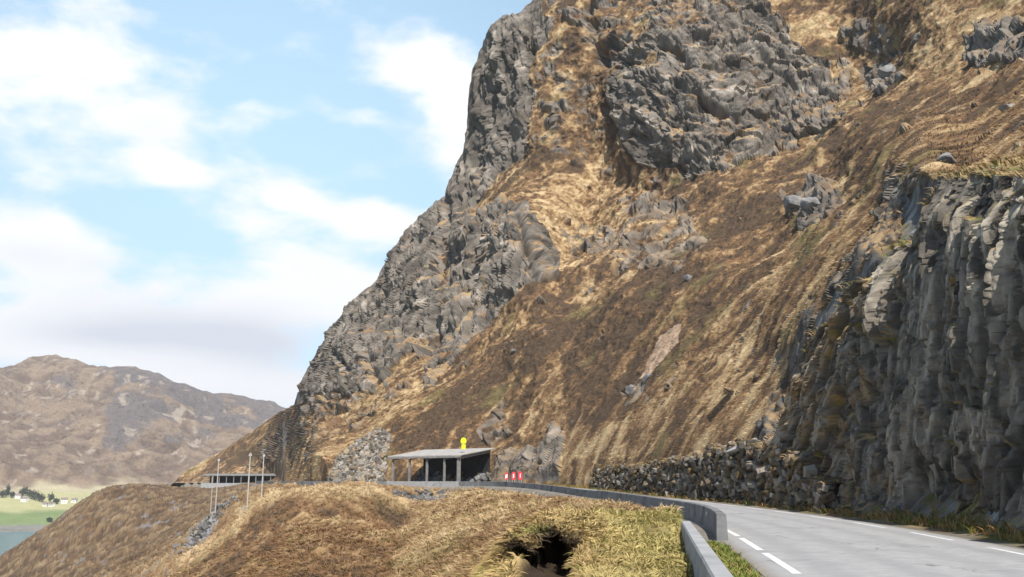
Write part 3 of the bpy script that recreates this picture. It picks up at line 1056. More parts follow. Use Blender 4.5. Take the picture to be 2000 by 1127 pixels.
for _ in range(2):
    NLc[1:-1, 1:-1] = NLc[:-2, 1:-1] + NLc[2:, 1:-1] + NLc[1:-1, :-2] + NLc[1:-1, 2:] + NLc[1:-1, 1:-1]
    NLc /= np.linalg.norm(NLc, axis=2)[..., None] + 1e-9
nzc = np.abs(NLc[..., 2]).ravel()
Pf_ = Pall.reshape(-1, 3)
pad = 14 * ncc
r_mix = np.concatenate([.45 * r1_ + .35 * r2_ + .2 * r3_, np.full(pad, .6)])
lf = np.concatenate([left_, np.tile(left_[:ncc], 14)])
hf = np.concatenate([HF, np.ones(pad)])
st_ = fbm(np.column_stack([np.concatenate([Ur, np.zeros(pad)]) / .8, np.concatenate([Vr, np.zeros(pad)]) / 4.5, Pf_[:, 1] / 6]), 4, 261, .6)
cb_ = fbm(Pf_ / 1.8, 4, 262, .6)
cutc = lerp(np.array([[.125, .117, .105]]), np.array([[.30, .283, .255]]), smooth(r_mix + .45 * st_, .15, .75))
cutc = lerp(cutc, np.array([[.54, .515, .465]]), .9 * smooth(r_mix + .6 * st_ + .25 * smooth(hf, .6, .95), .78, 1.15))
cutc = lerp(cutc, np.array([[.24, .17, .095]]), .75 * smooth(cb_ + .55 * lf, .30, .8))
cutc = lerp(cutc, np.array([[.04, .04, .042]]), .8 * smooth(st_ - .5 * cb_, .30, .7))
wet = smooth(fbm(np.column_stack([np.concatenate([UU, np.tile(ua, 14)]) / .55, Pf_[:, 2] / 7.0, 0 * Pf_[:, 0]]), 4, 266, .6) + .35 * (1 - hf), .42, .75)
cutc = cutc * np.array([1.06, .98, .865]) * (1 - .62 * wet)[:, None]
crk = np.concatenate([cr_, np.zeros(pad)])
cutc = lerp(cutc, np.array([[.035, .034, .033]]), .62 * crk)
moss = smooth(nzc + .25 * cb_, .55, .8)
cutc = lerp(cutc, lerp(np.array([[.34, .23, .10]]), np.array([[.15, .15, .035]]), smooth(fbm(Pf_ / 1.1, 3, 263), -.2, .3)), .85 * moss)
tag(mesh('rock_cutting', Pf_, grid_faces(NV + 14, ncc), M['cut'], np.clip(cutc, .01, .8)), kind='structure')

# ------------------------------------------------------------------ ground below the road
GP = [(1305, 1127, 11), (1305, 1052, 18), (1300, 1008, 22), (1250, 998, 24), (1150, 997, 24), (1050, 993, 24), (1000, 1045, 19), (950, 1127, 13), (1100, 1127, 10),
      (1200, 1080, 14), (1150, 1040, 18), (1060, 1080, 15), (1200, 1127, 10),
      (1180, 978, 45), (1120, 968, 52), (1050, 958, 62), (950, 949, 78), (900, 952, 78), (850, 985, 72), (800, 1045, 55), (760, 1127, 38), (880, 1127, 28), (900, 1040, 45), (980, 1000, 48), (940, 1127, 20),
      (1000, 960, 66), (960, 985, 118), (1050, 985, 100), (1150, 985, 85), (835, 990, 130), (900, 985, 125),
      (740, 952, 88), (650, 947, 92), (560, 951, 96), (500, 976, 96), (430, 1050, 92), (330, 1127, 88), (250, 1190, 85),
      (600, 1000, 72), (600, 1060, 56), (600, 1127, 43), (700, 1000, 74), (700, 1060, 56), (720, 1127, 43), (770, 1010, 80), (500, 1060, 72), (480, 1127, 58), (400, 1115, 75),
      (650, 1010, 140), (560, 1030, 135), (500, 1060, 140), (740, 995, 130), (420, 1000, 190), (450, 992, 178), (380, 1040, 180), (330, 1090, 172), (480, 968, 185), (525, 948, 225),
      (600, 952, 178), (680, 955, 160), (420, 972, 300), (480, 960, 300),
      (400, 962, 430), (300, 962, 420), (200, 977, 420), (100, 1032, 400), (50, 1062, 395), (0, 1092, 390), (-200, 1215, 380), (300, 1035, 270), (200, 1062, 285), (100, 1100, 300), (300, 1100, 205),
      (200, 1130, 215), (0, 1135, 330), (-100, 1250, 250), (100, 1250, 180), (250, 1250, 120), (-300, 1500, 120), (600, 1300, 22), (300, 1300, 45), (800, 1300, 15)]
gxyz = at([a for a, *_ in GP], [b for _, b, _ in GP], [c for *_, c in GP])
gx = list(np.arctan2(gxyz[:, 0], gxyz[:, 1]))
gr = list(np.log([c for *_, c in GP]))
gz = list(gxyz[:, 2])
for a in (-.75, -.5, -.25, 0, .25):
    for r, z in ((1.0, .1), (3, .12), (6, .15 if a > -.3 else -.1)):
        gx.append(a); gr.append(math.log(r)); gz.append(z)
for a, r, z in ((-.62, 480, -84), (-.56, 500, -84), (-.5, 520, -84), (-.46, 560, -86), (-.40, 610, -60), (-.36, 640, -30), (-.3, 640, -10), (-.75, 300, -84), (-.75, 60, -20), (-.75, 20, -4), (-.6, 20, -2.5), (-.75, 640, -90), (-.6, 640, -90), (-.5, 640, -90), (-.44, 640, -88)):
    gx.append(a); gr.append(math.log(r)); gz.append(z)
gfit = tps_fit(np.column_stack([np.array(gx) * 4, gr]), gz, 1e-3)
az1 = np.arctan((np.concatenate([np.arange(-620, -60, 8.0), np.arange(-60, 1460, 1.75), np.arange(1460, 2300, 10.0)]) - CW) / F)
rr1 = np.exp(np.concatenate([np.linspace(math.log(.7), math.log(7), 60, endpoint=False), np.linspace(math.log(7), math.log(640), 520)]))
A_, R_ = np.meshgrid(az1, rr1)
gq = np.column_stack([A_.ravel(), np.log(R_.ravel())])
GZ = tps_eval(gfit, gq * np.array([4, 1]))
GX, GY = R_.ravel() * np.sin(gq[:, 0]), R_.ravel() * np.cos(gq[:, 0])
RG = R_.ravel()
og, zg, sg = near_road(np.column_stack([GX, GY]))
base = np.column_stack([GX, GY, GZ])
# tussocky relief
n1 = fbm(base / 6.0, 4, 301)
n2 = ridged(base / np.array([1.5, 1.5, 1.2]), 4, 302)
n3 = fbm(base / 0.55, 3, 303)
n4 = fbm(base / 22.0, 3, 304)
nearw = smooth(RG, 5, 14)
n5 = fbm(base / 1.7, 3, 305, .6)
bump_ = (0.20 * n1 + 0.15 * (n2 - .95) + .25 * n5) * nearw * np.clip(RG / 50, .55, 2.4) + 0.05 * n3 + 0.9 * n4 * smooth(RG, 120, 260)
gul = np.exp(-((gq[:, 0] - np.arctan((415 - CW) / F)) / .018) ** 2) * smooth(RG, 150, 175) * (1 - smooth(RG, 205, 240))
z_flat = 0.10 - 0.10 * np.maximum(-GX - 1, 0)
GZ = z_flat + (GZ - z_flat) * smooth(RG, 6, 10)
GZ2 = GZ + bump_ - 1.2 * gul - (.24 + .34 * smooth(RG, 28, 60)) * nearw * (1 - smooth(RG, 108, 135))
# peat hollow in the near hummock, its shade painted into the soil
ppx = CW + F * np.tan(gq[:, 0])
hn = fbm(base / .8, 3, 310)
hw = fbm(base / 1.5, 3, 313)
rim0 = pn(np.column_stack([ppx / 38, 0 * ppx, 0 * ppx]), 312) * 1.5 + hn * .45 + hw * .5
hol = smooth(RG + hn * .6, 8.2, 11.5) * (1 - smooth(RG - rim0, 18.6, 18.8)) * smooth(ppx + hn * 30 + hw * 42, 980, 1012) * (1 - smooth(ppx + hn * 30 + hw * 42, 1112, 1142))
GZ2 = GZ2 - (.62 + .3 * hw) * hol + .30 * np.exp(-((RG - 13.2) / 1.1) ** 2 - ((ppx - 1065) / 34) ** 2) + .16 * np.exp(-((RG - 19.6) / .9) ** 2) * smooth(ppx, 960, 1010) * (1 - smooth(ppx, 1130, 1180))
# the road bench and what lies under the mountain
x_b = 0.58 + 0.161 * GY                               # line of the near barrier
nearb = (GY < 26.0) & (GY > -20)
og = np.where((RG > 540) & (og < 0), 50.0, og)
benchw = np.where(nearb, 1 - smooth(GX - x_b, -.10, .02), smooth(og, 4.6, 6.6))
GZ3 = (zg - 0.06) * (1 - benchw) + GZ2 * benchw
GZ3 = np.where(nearb & (benchw < .5), zg - .03 + .03 * n3, GZ3)
GZ3 = np.where((og < 3.72) & ~(nearb & (GX < x_b)), zg - 0.12, GZ3)
GZ3 = np.where((og >= 3.72) & (og < 4.6) & ~(nearb & (GX < x_b)), zg - 0.012, GZ3)
GZ3 = np.where((og < -5.0) & (RG < 525), zg - 0.12 - 0.25 * np.minimum(-5 - og, 20), GZ3)
GZ3 = GZ3 - 1.1 * np.maximum(RG - 445, 0) * smooth(-gq[:, 0], .345, .40)
GZ3 = np.maximum(GZ3, -92)
rim = pn(np.column_stack([ppx / 38, 0 * ppx, 0 * ppx]), 312) * 1.5 + hn * .45 + hw * .5
pxm = smooth(ppx + hn * 30 + hw * 42, 968, 1005) * (1 - smooth(ppx + hn * 30 + hw * 42, 1120, 1158))
lip = np.clip(1 - (RG - 18.8 - rim) / 1.7, 0, 1) * (RG > 18.8 + rim) * pxm * 1.15
lk = (RG - lip) / RG
Vg = np.column_stack([GX * lk, GY * lk, GZ3 - .10 * lip])
vpx, vpy = proj(Vg)
# colours
tg_ = 0.8 * n1 + 0.3 * (n2 - .9) + .7 * n5 + .35 * fbm(base / 2.2, 3, 321)
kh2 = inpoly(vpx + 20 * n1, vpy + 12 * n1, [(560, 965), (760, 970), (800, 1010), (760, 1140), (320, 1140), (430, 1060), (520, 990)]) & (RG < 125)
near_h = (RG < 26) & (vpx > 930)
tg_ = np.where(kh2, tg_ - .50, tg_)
tg_ = tg_ + .5 * fbm(base / .9, 2, 346) * (RG < 130)
gc = lerp(brown[None] * 1.25, russet[None] * 1.15, smooth(tg_, -.9, -.35))
gc = lerp(gc, gold[None], smooth(tg_, -.35, .45))
gc = lerp(gc, pale[None], smooth(tg_, .35, .95))
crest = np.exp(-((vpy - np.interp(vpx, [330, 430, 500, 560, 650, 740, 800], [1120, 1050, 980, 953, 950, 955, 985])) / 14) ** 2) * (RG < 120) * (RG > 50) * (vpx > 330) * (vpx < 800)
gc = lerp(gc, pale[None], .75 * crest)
straw = np.array([.48, .36, .155])
gc = lerp(gc, straw[None], np.where(near_h, .45 + .35 * smooth(tg_, -.3, .6), 0))
gc = lerp(gc, np.array([.25, .15, .07])[None], near_h * .75 * smooth(fbm(base / 2.4, 3, 333), .12, .5))
gc = lerp(gc, np.array([.20, .21, .06])[None], near_h * .7 * np.clip(smooth(GX - (.58 + .161 * GY) + 2.6 + n1, 0, 2.4) * .7 + smooth(fbm(base / 2.0, 3, 334), .3, .6), 0, 1))
green = np.array([.12, .17, .025])
gc = lerp(gc, olive[None], np.where(near_h, .6 * smooth(fbm(base / 1.6, 3, 331), .2, .6), .35 * smooth(fbm(base / 9, 3, 332), .25, .6)))
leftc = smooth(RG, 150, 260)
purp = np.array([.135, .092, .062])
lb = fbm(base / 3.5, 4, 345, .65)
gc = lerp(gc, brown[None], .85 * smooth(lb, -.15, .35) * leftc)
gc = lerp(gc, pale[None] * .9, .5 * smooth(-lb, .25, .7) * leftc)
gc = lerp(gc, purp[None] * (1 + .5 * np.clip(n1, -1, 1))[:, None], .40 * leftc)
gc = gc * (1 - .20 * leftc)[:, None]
scree = np.clip(smooth(gul + .35 * n3 + .3 * n1, .42, .7), 0, 1)
gc = lerp(gc, np.array([.22, .22, .225])[None], scree)
rk = smooth(fbm(base / 7, 4, 340, .6), .5, .7) * smooth(RG, 110, 170)
gc = lerp(gc, np.array([.20, .195, .195])[None], .8 * rk)
bench = (og < 5.4) & (og > -9) & ~nearb
verge = nearb & (benchw < .5)
gc = np.where((bench | verge)[:, None], np.array([.20, .18, .15])[None] * (1 + .3 * n3)[:, None], gc)
gc = np.where((verge & (og > 3.9 - .35 * n3))[:, None], green[None] * (1 + .5 * n3)[:, None], gc)
gc = lerp(gc, np.array([.042, .030, .019])[None], smooth(RG + hn, 10.6, 12.8) * (1 - smooth(RG - rim0, 18.85, 19.05)) * smooth(ppx + hn * 30 + hw * 42, 980, 1000) * (1 - smooth(ppx + hn * 30 + hw * 42, 1122, 1142)))  # dark peat, with the shade under the lip painted into it
gapd = (1 - smooth(n5 + .5 * n2 - .3 + .3 * n3, -.5, .15)) * smooth(og, 5, 6.5) * (RG < 150)
gc = lerp(gc, np.array([[.075, .05, .026]]), .6 * gapd)
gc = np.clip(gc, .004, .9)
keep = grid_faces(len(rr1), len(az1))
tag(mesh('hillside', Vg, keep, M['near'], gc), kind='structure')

# ------------------------------------------------------------------ road, markings and verge
S0, S1 = s_of((1.2, -28)), s_of((-250, 530))
road = tag(ribbon('road', 3.75, -3.75, 0.0, M['asphalt'], S0, S1, n=25, crown=.05), kind='structure')


def dashes(off, first, length, gap, y_end, name):
    V, Q = [], []
    s = first
    while s < y_end:
        ss = np.linspace(s, s + length, 7)
        X_ = np.interp(ss, ARC, RD[:, 0]); Y_ = np.interp(ss, ARC, RD[:, 1]); Zz = np.interp(ss, ARC, RZ)
        NX = np.interp(ss, ARC, RN[:, 0]); NY = np.interp(ss, ARC, RN[:, 1])
        b = len(V)
        for k in range(7):
            for o in (off + .09, off - .09):
                V.append((X_[k] + NX[k] * o, Y_[k] + NY[k] * o, Zz[k] + .05 * (1 - (o / 3.6) ** 2) + .005))
        for k in range(6):
            Q.append((b + 2 * k, b + 2 * k + 1, b + 2 * k + 3, b + 2 * k + 2))
        s += length + gap
    return mesh(name, V, Q, M['paint'], parent=road, smooth_sh=True)


sA = s_of((8.3, 16))
dashes(3.1, sA - 34, 5.0, .85, s_of((-6, 157)), 'edge_marking')
dashes(-2.95, sA - 30.4, 4.2, 2.8, s_of((-6, 157)), 'edge_marking')


def verge_strip():
    n = 9
    L = []
    for t in np.linspace(0, 1, n):
        P_ = offset_line(-3.6 - 2.6 * t, S0, s_of((-19, 167)), -.03 + .16 * t + .35 * t ** 3)
        L.append(P_)
    V = np.stack(L, 1)
    nA = V.shape[0]
    # resample along for detail
    k = np.linspace(0, nA - 1, nA * 5)
    V2 = np.stack([[np.interp(k, np.arange(nA), V[:, j, c]) for c in range(3)] for j in range(n)], 0).transpose(2, 0, 1)
    p = V2.reshape(-1, 3)
    tt_ = np.tile(np.linspace(0, 1, n), len(k))
    nn = fbm(p / .7, 4, 401)
    p = p + np.array([0, 0, 1]) * (nn * .16 * smooth(tt_, .1, .5))[:, None]
    c = lerp(np.array([[.15, .14, .12]]), gold[None] * .75, smooth(tt_ + .35 * nn, .12, .4))
    c = lerp(c, np.array([[.10, .12, .025]]), .8 * smooth(fbm(p / 1.7, 3, 402), -.1, .35) * smooth(tt_, .1, .3))
    c = lerp(c, russet[None], smooth(fbm(p / 1.1, 3, 403), .15, .5) * .8)
    return tag(mesh('verge', p, grid_faces(len(k), n, True), M['near'], c), kind='structure'), p


verge_o, verge_p = verge_strip()

# ------------------------------------------------------------------ concrete barriers
def wall_sweep(name, C, h, w, bottom, mat, parent=None, cap=.015):
    """sweep a concrete section along C (n,3 at road level); bottom = depth per point"""
    C = np.asarray(C, float)
    t = np.gradient(C[:, :2], axis=0)
    t /= np.linalg.norm(t, axis=1)[:, None]
    nl = np.stack([-t[:, 1], t[:, 0]], 1)
    bottom = np.broadcast_to(bottom, len(C))
    prof = [(w / 2 + .05, None), (w / 2, h - .03), (w / 2 - .02, h), (-w / 2 + .02, h), (-w / 2, h - .03), (-w / 2 - .05, None)]
    rows = []
    for k in range(len(C)):
        for o, z in prof:
            rows.append((C[k, 0] + nl[k, 0] * o, C[k, 1] + nl[k, 1] * o, C[k, 2] + (z if z is not None else bottom[k])))
    n, m = len(C), len(prof)
    V = list(rows)
    fcs = []
    for k in range(n - 1):
        for j in range(m - 1):
            a = k * m + j
            fcs.append((a, a + m, a + m + 1, a + 1))
    fcs.append(tuple(range(m)))
    fcs.append(tuple(reversed(range((n - 1) * m, n * m))))
    mb = MB()
    mb.v, mb.f = V, fcs
    return mb.build(name, mat, parent)


B1 = [(0.58 + .161 * y - .02 * math.sin(y * 3.1) * 0, y, 0.0) for y in np.linspace(-6, 20, 30)]
b1 = empty('barrier', 'low pale concrete road barrier running beside the green grass verge, nearest the viewer', 'barrier', (1.9, 8.2, 0))
for k, (ya, yb) in enumerate(((-6, -.02), (0, 5.98), (6, 11.98), (12, 20))):
    o = wall_sweep('wall_section', [(0.58 + .161 * y - 1.9, y - 8.2, 0) for y in np.linspace(ya, yb, 10)], .88, .21, -.4, M['concrete'], b1)
B2p = spline([(6.25, 27.3), (6.95, 31), (7.5, 34.5), (8.0, 39), (8.35, 46), (8.6, 56), (8.72, 66), (8.75, 78), (8.4, 92)], 1.0)
rest = offset_line(3.75, s_of((10.6, 107)), s_of((-72, 270)))
# through the gallery the parapet follows the posts
B2 = spline(np.vstack([B2p[::4], rest[::4, :2]]), 1.0)
B2z = road_z(B2[:, 0], B2[:, 1])
bot = -.5 - 2.2 * smooth(B2[:, 1], 120, 145)
b2 = empty('barrier', 'long dark concrete road barrier curving away from its square end towards the gallery', 'barrier', (6.25, 27.3, 0))
C2 = np.column_stack([B2[:, 0] - 6.25, B2[:, 1] - 27.3, B2z])
k0, seg = 0, 7
while k0 < len(C2) - 3:
    k1_ = min(k0 + seg, len(C2) - 1)
    if len(C2) - 1 - k1_ < 4:
        k1_ = len(C2) - 1
    cc_ = C2[k0:k1_ + 1].copy()
    if k1_ < len(C2) - 1:
        d_ = cc_[-1] - cc_[-2]
        cc_[-1] -= d_ / np.linalg.norm(d_) * .03
    wall_sweep('wall_section', cc_, .76 + .012 * rng.normal(), .28, bot[k0:k1_ + 1], M['dark_concrete'], b2)
    k0 = k1_
    seg = 7 if B2[k0, 1] < 100 else 12
# reflector on the outer face
pr = at(1349, 999, 30.0)
kk = np.argmin(np.abs(B2[:, 1] - 34.0))
mb = MB()
t2 = B2[kk + 1] - B2[kk]
t2 /= np.linalg.norm(t2)
n2_ = np.array([-t2[1], t2[0]])
cen = np.array([B2[kk, 0] - 6.25, B2[kk, 1] - 27.3, .52])
mb.prism([(.07 * math.cos(a), .07 * math.sin(a)) for a in np.linspace(0, 2 * math.pi, 12, endpoint=False)],
         (cen[0] + n2_[0] * .15, cen[1] + n2_[1] * .15, cen[2]), (t2[0], t2[1], 0), (0, 0, 1), (n2_[0], n2_[1], 0), .03)
mb.build('reflector', M['white'], b2)

# ------------------------------------------------------------------ stones
ICO_V = None
import bmesh
bm = bmesh.new()
bmesh.ops.create_icosphere(bm, subdivisions=1, radius=1)
ICO_V = np.array([v.co[:] for v in bm.verts])
ICO_F = np.array([[v.index for v in f.verts] for f in bm.faces])
bm.free()
bm = bmesh.new()
bmesh.ops.create_cube(bm, size=1.6)
bmesh.ops.bevel(bm, geom=list(bm.edges), offset=.22, segments=1, affect='EDGES')
bmesh.ops.triangulate(bm, faces=list(bm.faces))
CUBE_V = np.array([v.co[:] for v in bm.verts])
CUBE_F = np.array([[v.index for v in f.verts] for f in bm.faces])
bm.free()


def rand_rot(n, full=True, r=rng):
    q = r.normal(size=(n, 4))
    if not full:
        q = q * .10 + np.array([1, 0, 0, 0])
    q /= np.linalg.norm(q, axis=1)[:, None]
    w, x, y, z = q.T
    return np.stack([np.stack([1 - 2 * (y*y + z*z), 2 * (x*y - z*w), 2 * (x*z + y*w)], -1),
                     np.stack([2 * (x*y + z*w), 1 - 2 * (x*x + z*z), 2 * (y*z - x*w)], -1),
                     np.stack([2 * (x*z - y*w), 2 * (y*z + x*w), 1 - 2 * (x*x + y*y)], -1)], 1)


def stones(centres, sizes, aspect=(1, .8, .65), full=True, jit=.16, shape='cube', frame=None):
    BV, BF = (CUBE_V, CUBE_F) if shape == 'cube' else (ICO_V, ICO_F)
    n = len(centres)
    v = np.repeat(BV[None], n, 0)
    v = v + rng.normal(size=v.shape) * jit
    v *= (np.asarray(aspect) * (1 + .3 * rng.normal(size=(n, 3))).clip(.5, 1.6))[:, None, :]
    v *= np.asarray(sizes)[:, None, None]
    v = np.einsum('nij,nkj->nki', rand_rot(n, full), v)
    if frame is not None:
        v = np.einsum('nij,nkj->nki', frame, v)
    v += np.asarray(centres)[:, None, :]
    f = BF[None] + (np.arange(n) * len(BV))[:, None, None]
    return v.reshape(-1, 3), f.reshape(-1, 3)


def stone_cols(n, per, a=.13, b=.34):
    t = rng.random(n) ** 1.3
    warm = rng.random(n)
    c = (a + (b - a) * t)[:, None] * np.array([1, .985, .96])[None]
    c = c * np.where(warm[:, None] > .75, np.array([[1.08, .93, .74]]), 1)
    return np.repeat(c, per, 0)


# the drystone wall on the uphill side of the road
WALLX = [1120, 1140, 1250, 1330, 1400, 1450, 1500, 1535, 1600]
WALLT = [922, 914, 906, 893, 872, 866, 868, 878, 940]
wl = offset_line(-5.0, s_of((11.8, 50)), s_of((7, 128)))
wpx, wpy = proj(wl)
cent, size, fr_ = [], [], []
core_b, core_t = [], []
sarc = np.concatenate([[0], np.cumsum(np.linalg.norm(np.diff(wl[:, :2], axis=0), axis=1))])
for s in np.arange(0, sarc[-1], .42):
    p = np.array([np.interp(s, sarc, wl[:, c]) for c in range(3)])
    k = min(int(np.interp(s, sarc, np.arange(len(wl)))), len(wl) - 2)
    t = wl[k + 1, :2] - wl[k, :2]
    t /= np.linalg.norm(t)
    nr_ = np.array([t[1], -t[0]])        # uphill
    px_, _ = proj(p)
    r_ = math.hypot(p[0], p[1])
    ty = np.interp(px_, WALLX, WALLT)
    topz = at(px_, ty, r_)[2]
    H = max(topz - p[2], .4) + .16 * rng.normal()
    z = 0.05
    while z < H:
        sz = .15 + .36 * rng.random() ** 2.2
        q = p + np.array([nr_[0], nr_[1], 0]) * (.16 * z + .18 * rng.normal()) + np.array([t[0], t[1], 0]) * .22 * rng.normal()
        cent.append((q[0], q[1], p[2] + z))
        size.append(sz)
        a = math.atan2(t[1], t[0])
        fr_.append([[math.cos(a), -math.sin(a), 0], [math.sin(a), math.cos(a), 0], [0, 0, 1]])
        z += sz * (.95 + .3 * rng.random())
    core_b.append((p[0] + nr_[0] * .32, p[1] + nr_[1] * .32, p[2] - .3))
    core_t.append((p[0] + nr_[0] * (.32 + .16 * H), p[1] + nr_[1] * (.32 + .16 * H), p[2] + H - .15))
v, f = stones(cent, size, (1.4, .8, .66), False, .10, 'cube', np.array(fr_))
nst = len(cent)
wall_cent = np.array(cent)
M['stone_v'] = ground_mat('stacked_stone', (1.2, 5.0, 18.0), (.5, .5, .4), .7, .05, .88)
wall_root = empty('stone_wall', 'rough grey stacked stone wall along the uphill edge of the road', 'stone wall', tuple(wl[10]))
off = np.array(wl[10])
wc_ = stone_cols(nst, len(CUBE_V), .06, .25) * np.array([1.12, 1.0, .84])
mo_ = np.repeat((fbm(np.array(cent) / 1.6, 3, 371) > .22)[:, None], len(CUBE_V), 0) * np.ones(3)
wc_ = np.where(mo_ > 0, np.array([.13, .095, .05]), wc_)
mesh('facing', v - off, f, M['stone_v'], wc_, wall_root)
cb, ct = np.array(core_b), np.array(core_t)
nn_ = np.column_stack([ct[:, 0] * 0, ct[:, 0] * 0, ct[:, 0] * 0 + 1])
backt = ct.copy()
tdir = np.gradient(ct[:, :2], axis=0)
tdir /= np.linalg.norm(tdir, axis=1)[:, None]
backt[:, :2] += np.column_stack([tdir[:, 1], -tdir[:, 0]]) * 2.2
backt[:, 2] += .5
Vc = np.stack([cb, ct, backt], 1).reshape(-1, 3)
cc = np.repeat(np.array([[.06, .055, .05], [.10, .08, .05], [.30, .18, .07]])[None], len(cb), 0).reshape(-1, 3)
mesh('fill', Vc - off, grid_faces(len(cb), 3, False), M['near'], cc, wall_root)

# the stone apron beside the gallery: a battered triangular pile of blocks
ap = [(645, 942), (655, 900), (690, 868), (715, 850), (742, 838), (768, 856), (800, 893), (812, 942)]
cent, size = [], []
tries = 0
while len(cent) < 1500 and tries < 30000:
    tries += 1
    px_, py_ = rng.uniform(640, 815), rng.uniform(836, 946)
    if not inpoly(np.array([px_]), np.array([py_]), ap)[0]:
        continue
    r0 = np.interp(px_, [640, 700, 770, 815], [184, 180, 180, 181])
    r_ = r0 + (942 - py_) * .115
    p = at(px_, py_, r_)
    cent.append(p)
    size.append(.32 + .42 * rng.random() ** 2)
cent = np.array(cent)
v, f = stones(cent, size, (1.1, .85, .7), True, .14)
ap_root = empty('stone_embankment', 'tall pointed bank of stacked grey stones left of the nearer gallery', 'stone bank', tuple(at(725, 943, 181)))
off = np.array(ap_root.location)
mesh('facing', v - off, f, M['stone_v'], stone_cols(len(cent), len(CUBE_V), .10, .32) * np.array([1.08, 1.0, .88]), ap_root)
apx = np.linspace(640, 815, 30)
apt = np.interp(apx, [640, 655, 690, 715, 742, 768, 800, 815], [935, 900, 868, 850, 840, 858, 893, 935])
rowsA = []
for t in np.linspace(0, 1, 14):
    yy = 950 + (apt - 950) * t
    r0 = np.interp(apx, [640, 700, 770, 815], [184, 180, 180, 181])
    rowsA.append(at(apx, yy, r0 + .35 + (942 - yy) * .115))
for t in (1, 2, 3):
    q = rowsA[13].copy()
    q[:, 1] += 2.5 * t
    q[:, 2] += .2 * t
    rowsA.append(q)
Va = np.stack(rowsA).reshape(-1, 3)
mesh('fill', Va - off, grid_faces(17, 30), M['near'], np.tile([[.10, .095, .085]], (len(Va), 1)), ap_root)

# rubble: below the gallery, in the gully, at the foot of the cutting
def surf_z(x, y):
    a = math.atan2(x, y)
    r = math.hypot(x, y)
    i = np.clip(np.searchsorted(rr1, r), 1, len(rr1) - 1)
    j = np.clip(np.searchsorted(az1, a), 1, len(az1) - 1)
    return float(GZ3.reshape(len(rr1), len(az1))[i, j])


def rubble(name, label, spots, n, s0, s1, mat='stone_v', a=.07, b=.26):
    ct_, sz = [], []
    for _ in range(n):
        px_, r_, spx, sr = spots[rng.integers(len(spots))]
        ppx_ = px_ + spx * rng.normal()
        rr_ = r_ + sr * rng.normal()
        a_ = math.atan((ppx_ - CW) / F)
        x, y = rr_ * math.sin(a_), rr_ * math.cos(a_)
        s_ = s0 + (s1 - s0) * rng.random() ** 2.5
        ct_.append((x, y, surf_z(x, y) + .25 * s_))
        sz.append(s_)
    v_, f_ = stones(ct_, sz, (1, .8, .6), True, .15)
    o_ = mesh(name, v_, f_, M[mat], stone_cols(n, len(CUBE_V), a, b))
    return tag(o_, label, 'rubble', kind='stuff')


rubble('rubble', 'loose grey rubble spilling down the gully below the farther gallery', [(420, 187, 10, 8), (408, 176, 16, 8), (428, 196, 7, 7), (440, 186, 16, 5)], 330, .2, .85)
rubble('rubble', 'broken grey stones beneath the parapet of the nearer gallery', [(835, 141, 26, 5), (800, 143, 22, 5)], 200, .25, .8)

# ------------------------------------------------------------------ nearer rock-shelter gallery
A = np.array([-9.0, 155.0]); Bp = np.array([-22.0, 164.7]); W_ = np.array([5.4, 7.2])
axd = (Bp - A) / np.linalg.norm(Bp - A)
wd = W_ / np.linalg.norm(W_)
LG = float(np.linalg.norm(Bp - A))
gal = empty('road_gallery', 'open sided road gallery with pale sloping roof on concrete posts, in front of the hillside', 'road gallery', (A[0], A[1], 0.8))


def gl(s, w, z):                     # local: along, inwards, height above road; returns root-local point
    p = axd * s + wd * w
    return (p[0], p[1], z)


def slab(mb_, s0, s1, w0, w1, z00, z01, th):
    """roof plate between s0..s1 and w0..w1 with underside z00 (front) z01 (back)"""
    mb_.hexa([gl(s0, w0, z00), gl(s1, w0, z00), gl(s1, w1, z01), gl(s0, w1, z01), gl(s0, w0, z00 + th), gl(s1, w0, z00 + th), gl(s1, w1, z01 + th), gl(s0, w1, z01 + th)])


mb = MB(); slab(mb, -.5, LG + .4, -.5, 9.2, 5.02, 6.46, .20); mb.build('roof', M['pale_concrete'], gal, .03)
mb = MB(); slab(mb, -.5, LG + .4, -.53, -.25, 4.72, 4.76, .33); mb.build('edge_beam', M['post_concrete'], gal, .02)
for k, t in enumerate((.01, .21, .46, .72, .97)):
    mb = MB()
    c = gl(t * LG, 0, 0)
    wdt = .50 if k == 0 else .34
    mb.box((c[0], c[1], 2.2), (wdt, wdt, 4.9), math.atan2(axd[1], axd[0]))
    mb.build('post', M['post_concrete'], gal, .03)
for k, t in enumerate((.01, .21, .46, .72, .97)):
    mb = MB(); slab(mb, t * LG - .18, t * LG + .18, .25, 8.6, 4.52, 5.82, .50); mb.build('roof_beam', M['post_concrete'], gal)
mb = MB(); slab(mb, .5, LG, 8.6, 9.1, -.3, -.3, 6.6); mb.build('rear_wall', M['painted_shade'], gal)  # interior shade put into the wall colour
mb = MB(); slab(mb, -.1, LG + .3, -.75, -.30, -3.6, -3.6, 4.35); mb.build('parapet', M['concrete'], gal, .02)

ct_ = []
sz_ = []
for _ in range(170):
    a_ = rng.uniform(-1.0, LG + 1)
    w_2 = rng.uniform(5.6, 8.5)
    ct_.append(gl(a_, w_2, rng.uniform(-.1, 1.0) * (w_2 - 5.2) / 3.2 * 2.6))
    sz_.append(.3 + .45 * rng.random() ** 2)
v, f = stones(np.array(ct_), sz_, (1.1, .9, .7), True, .14)
mesh('stone_bank', v, f, M['stone_v'], stone_cols(len(ct_), len(CUBE_V), .08, .22), gal)

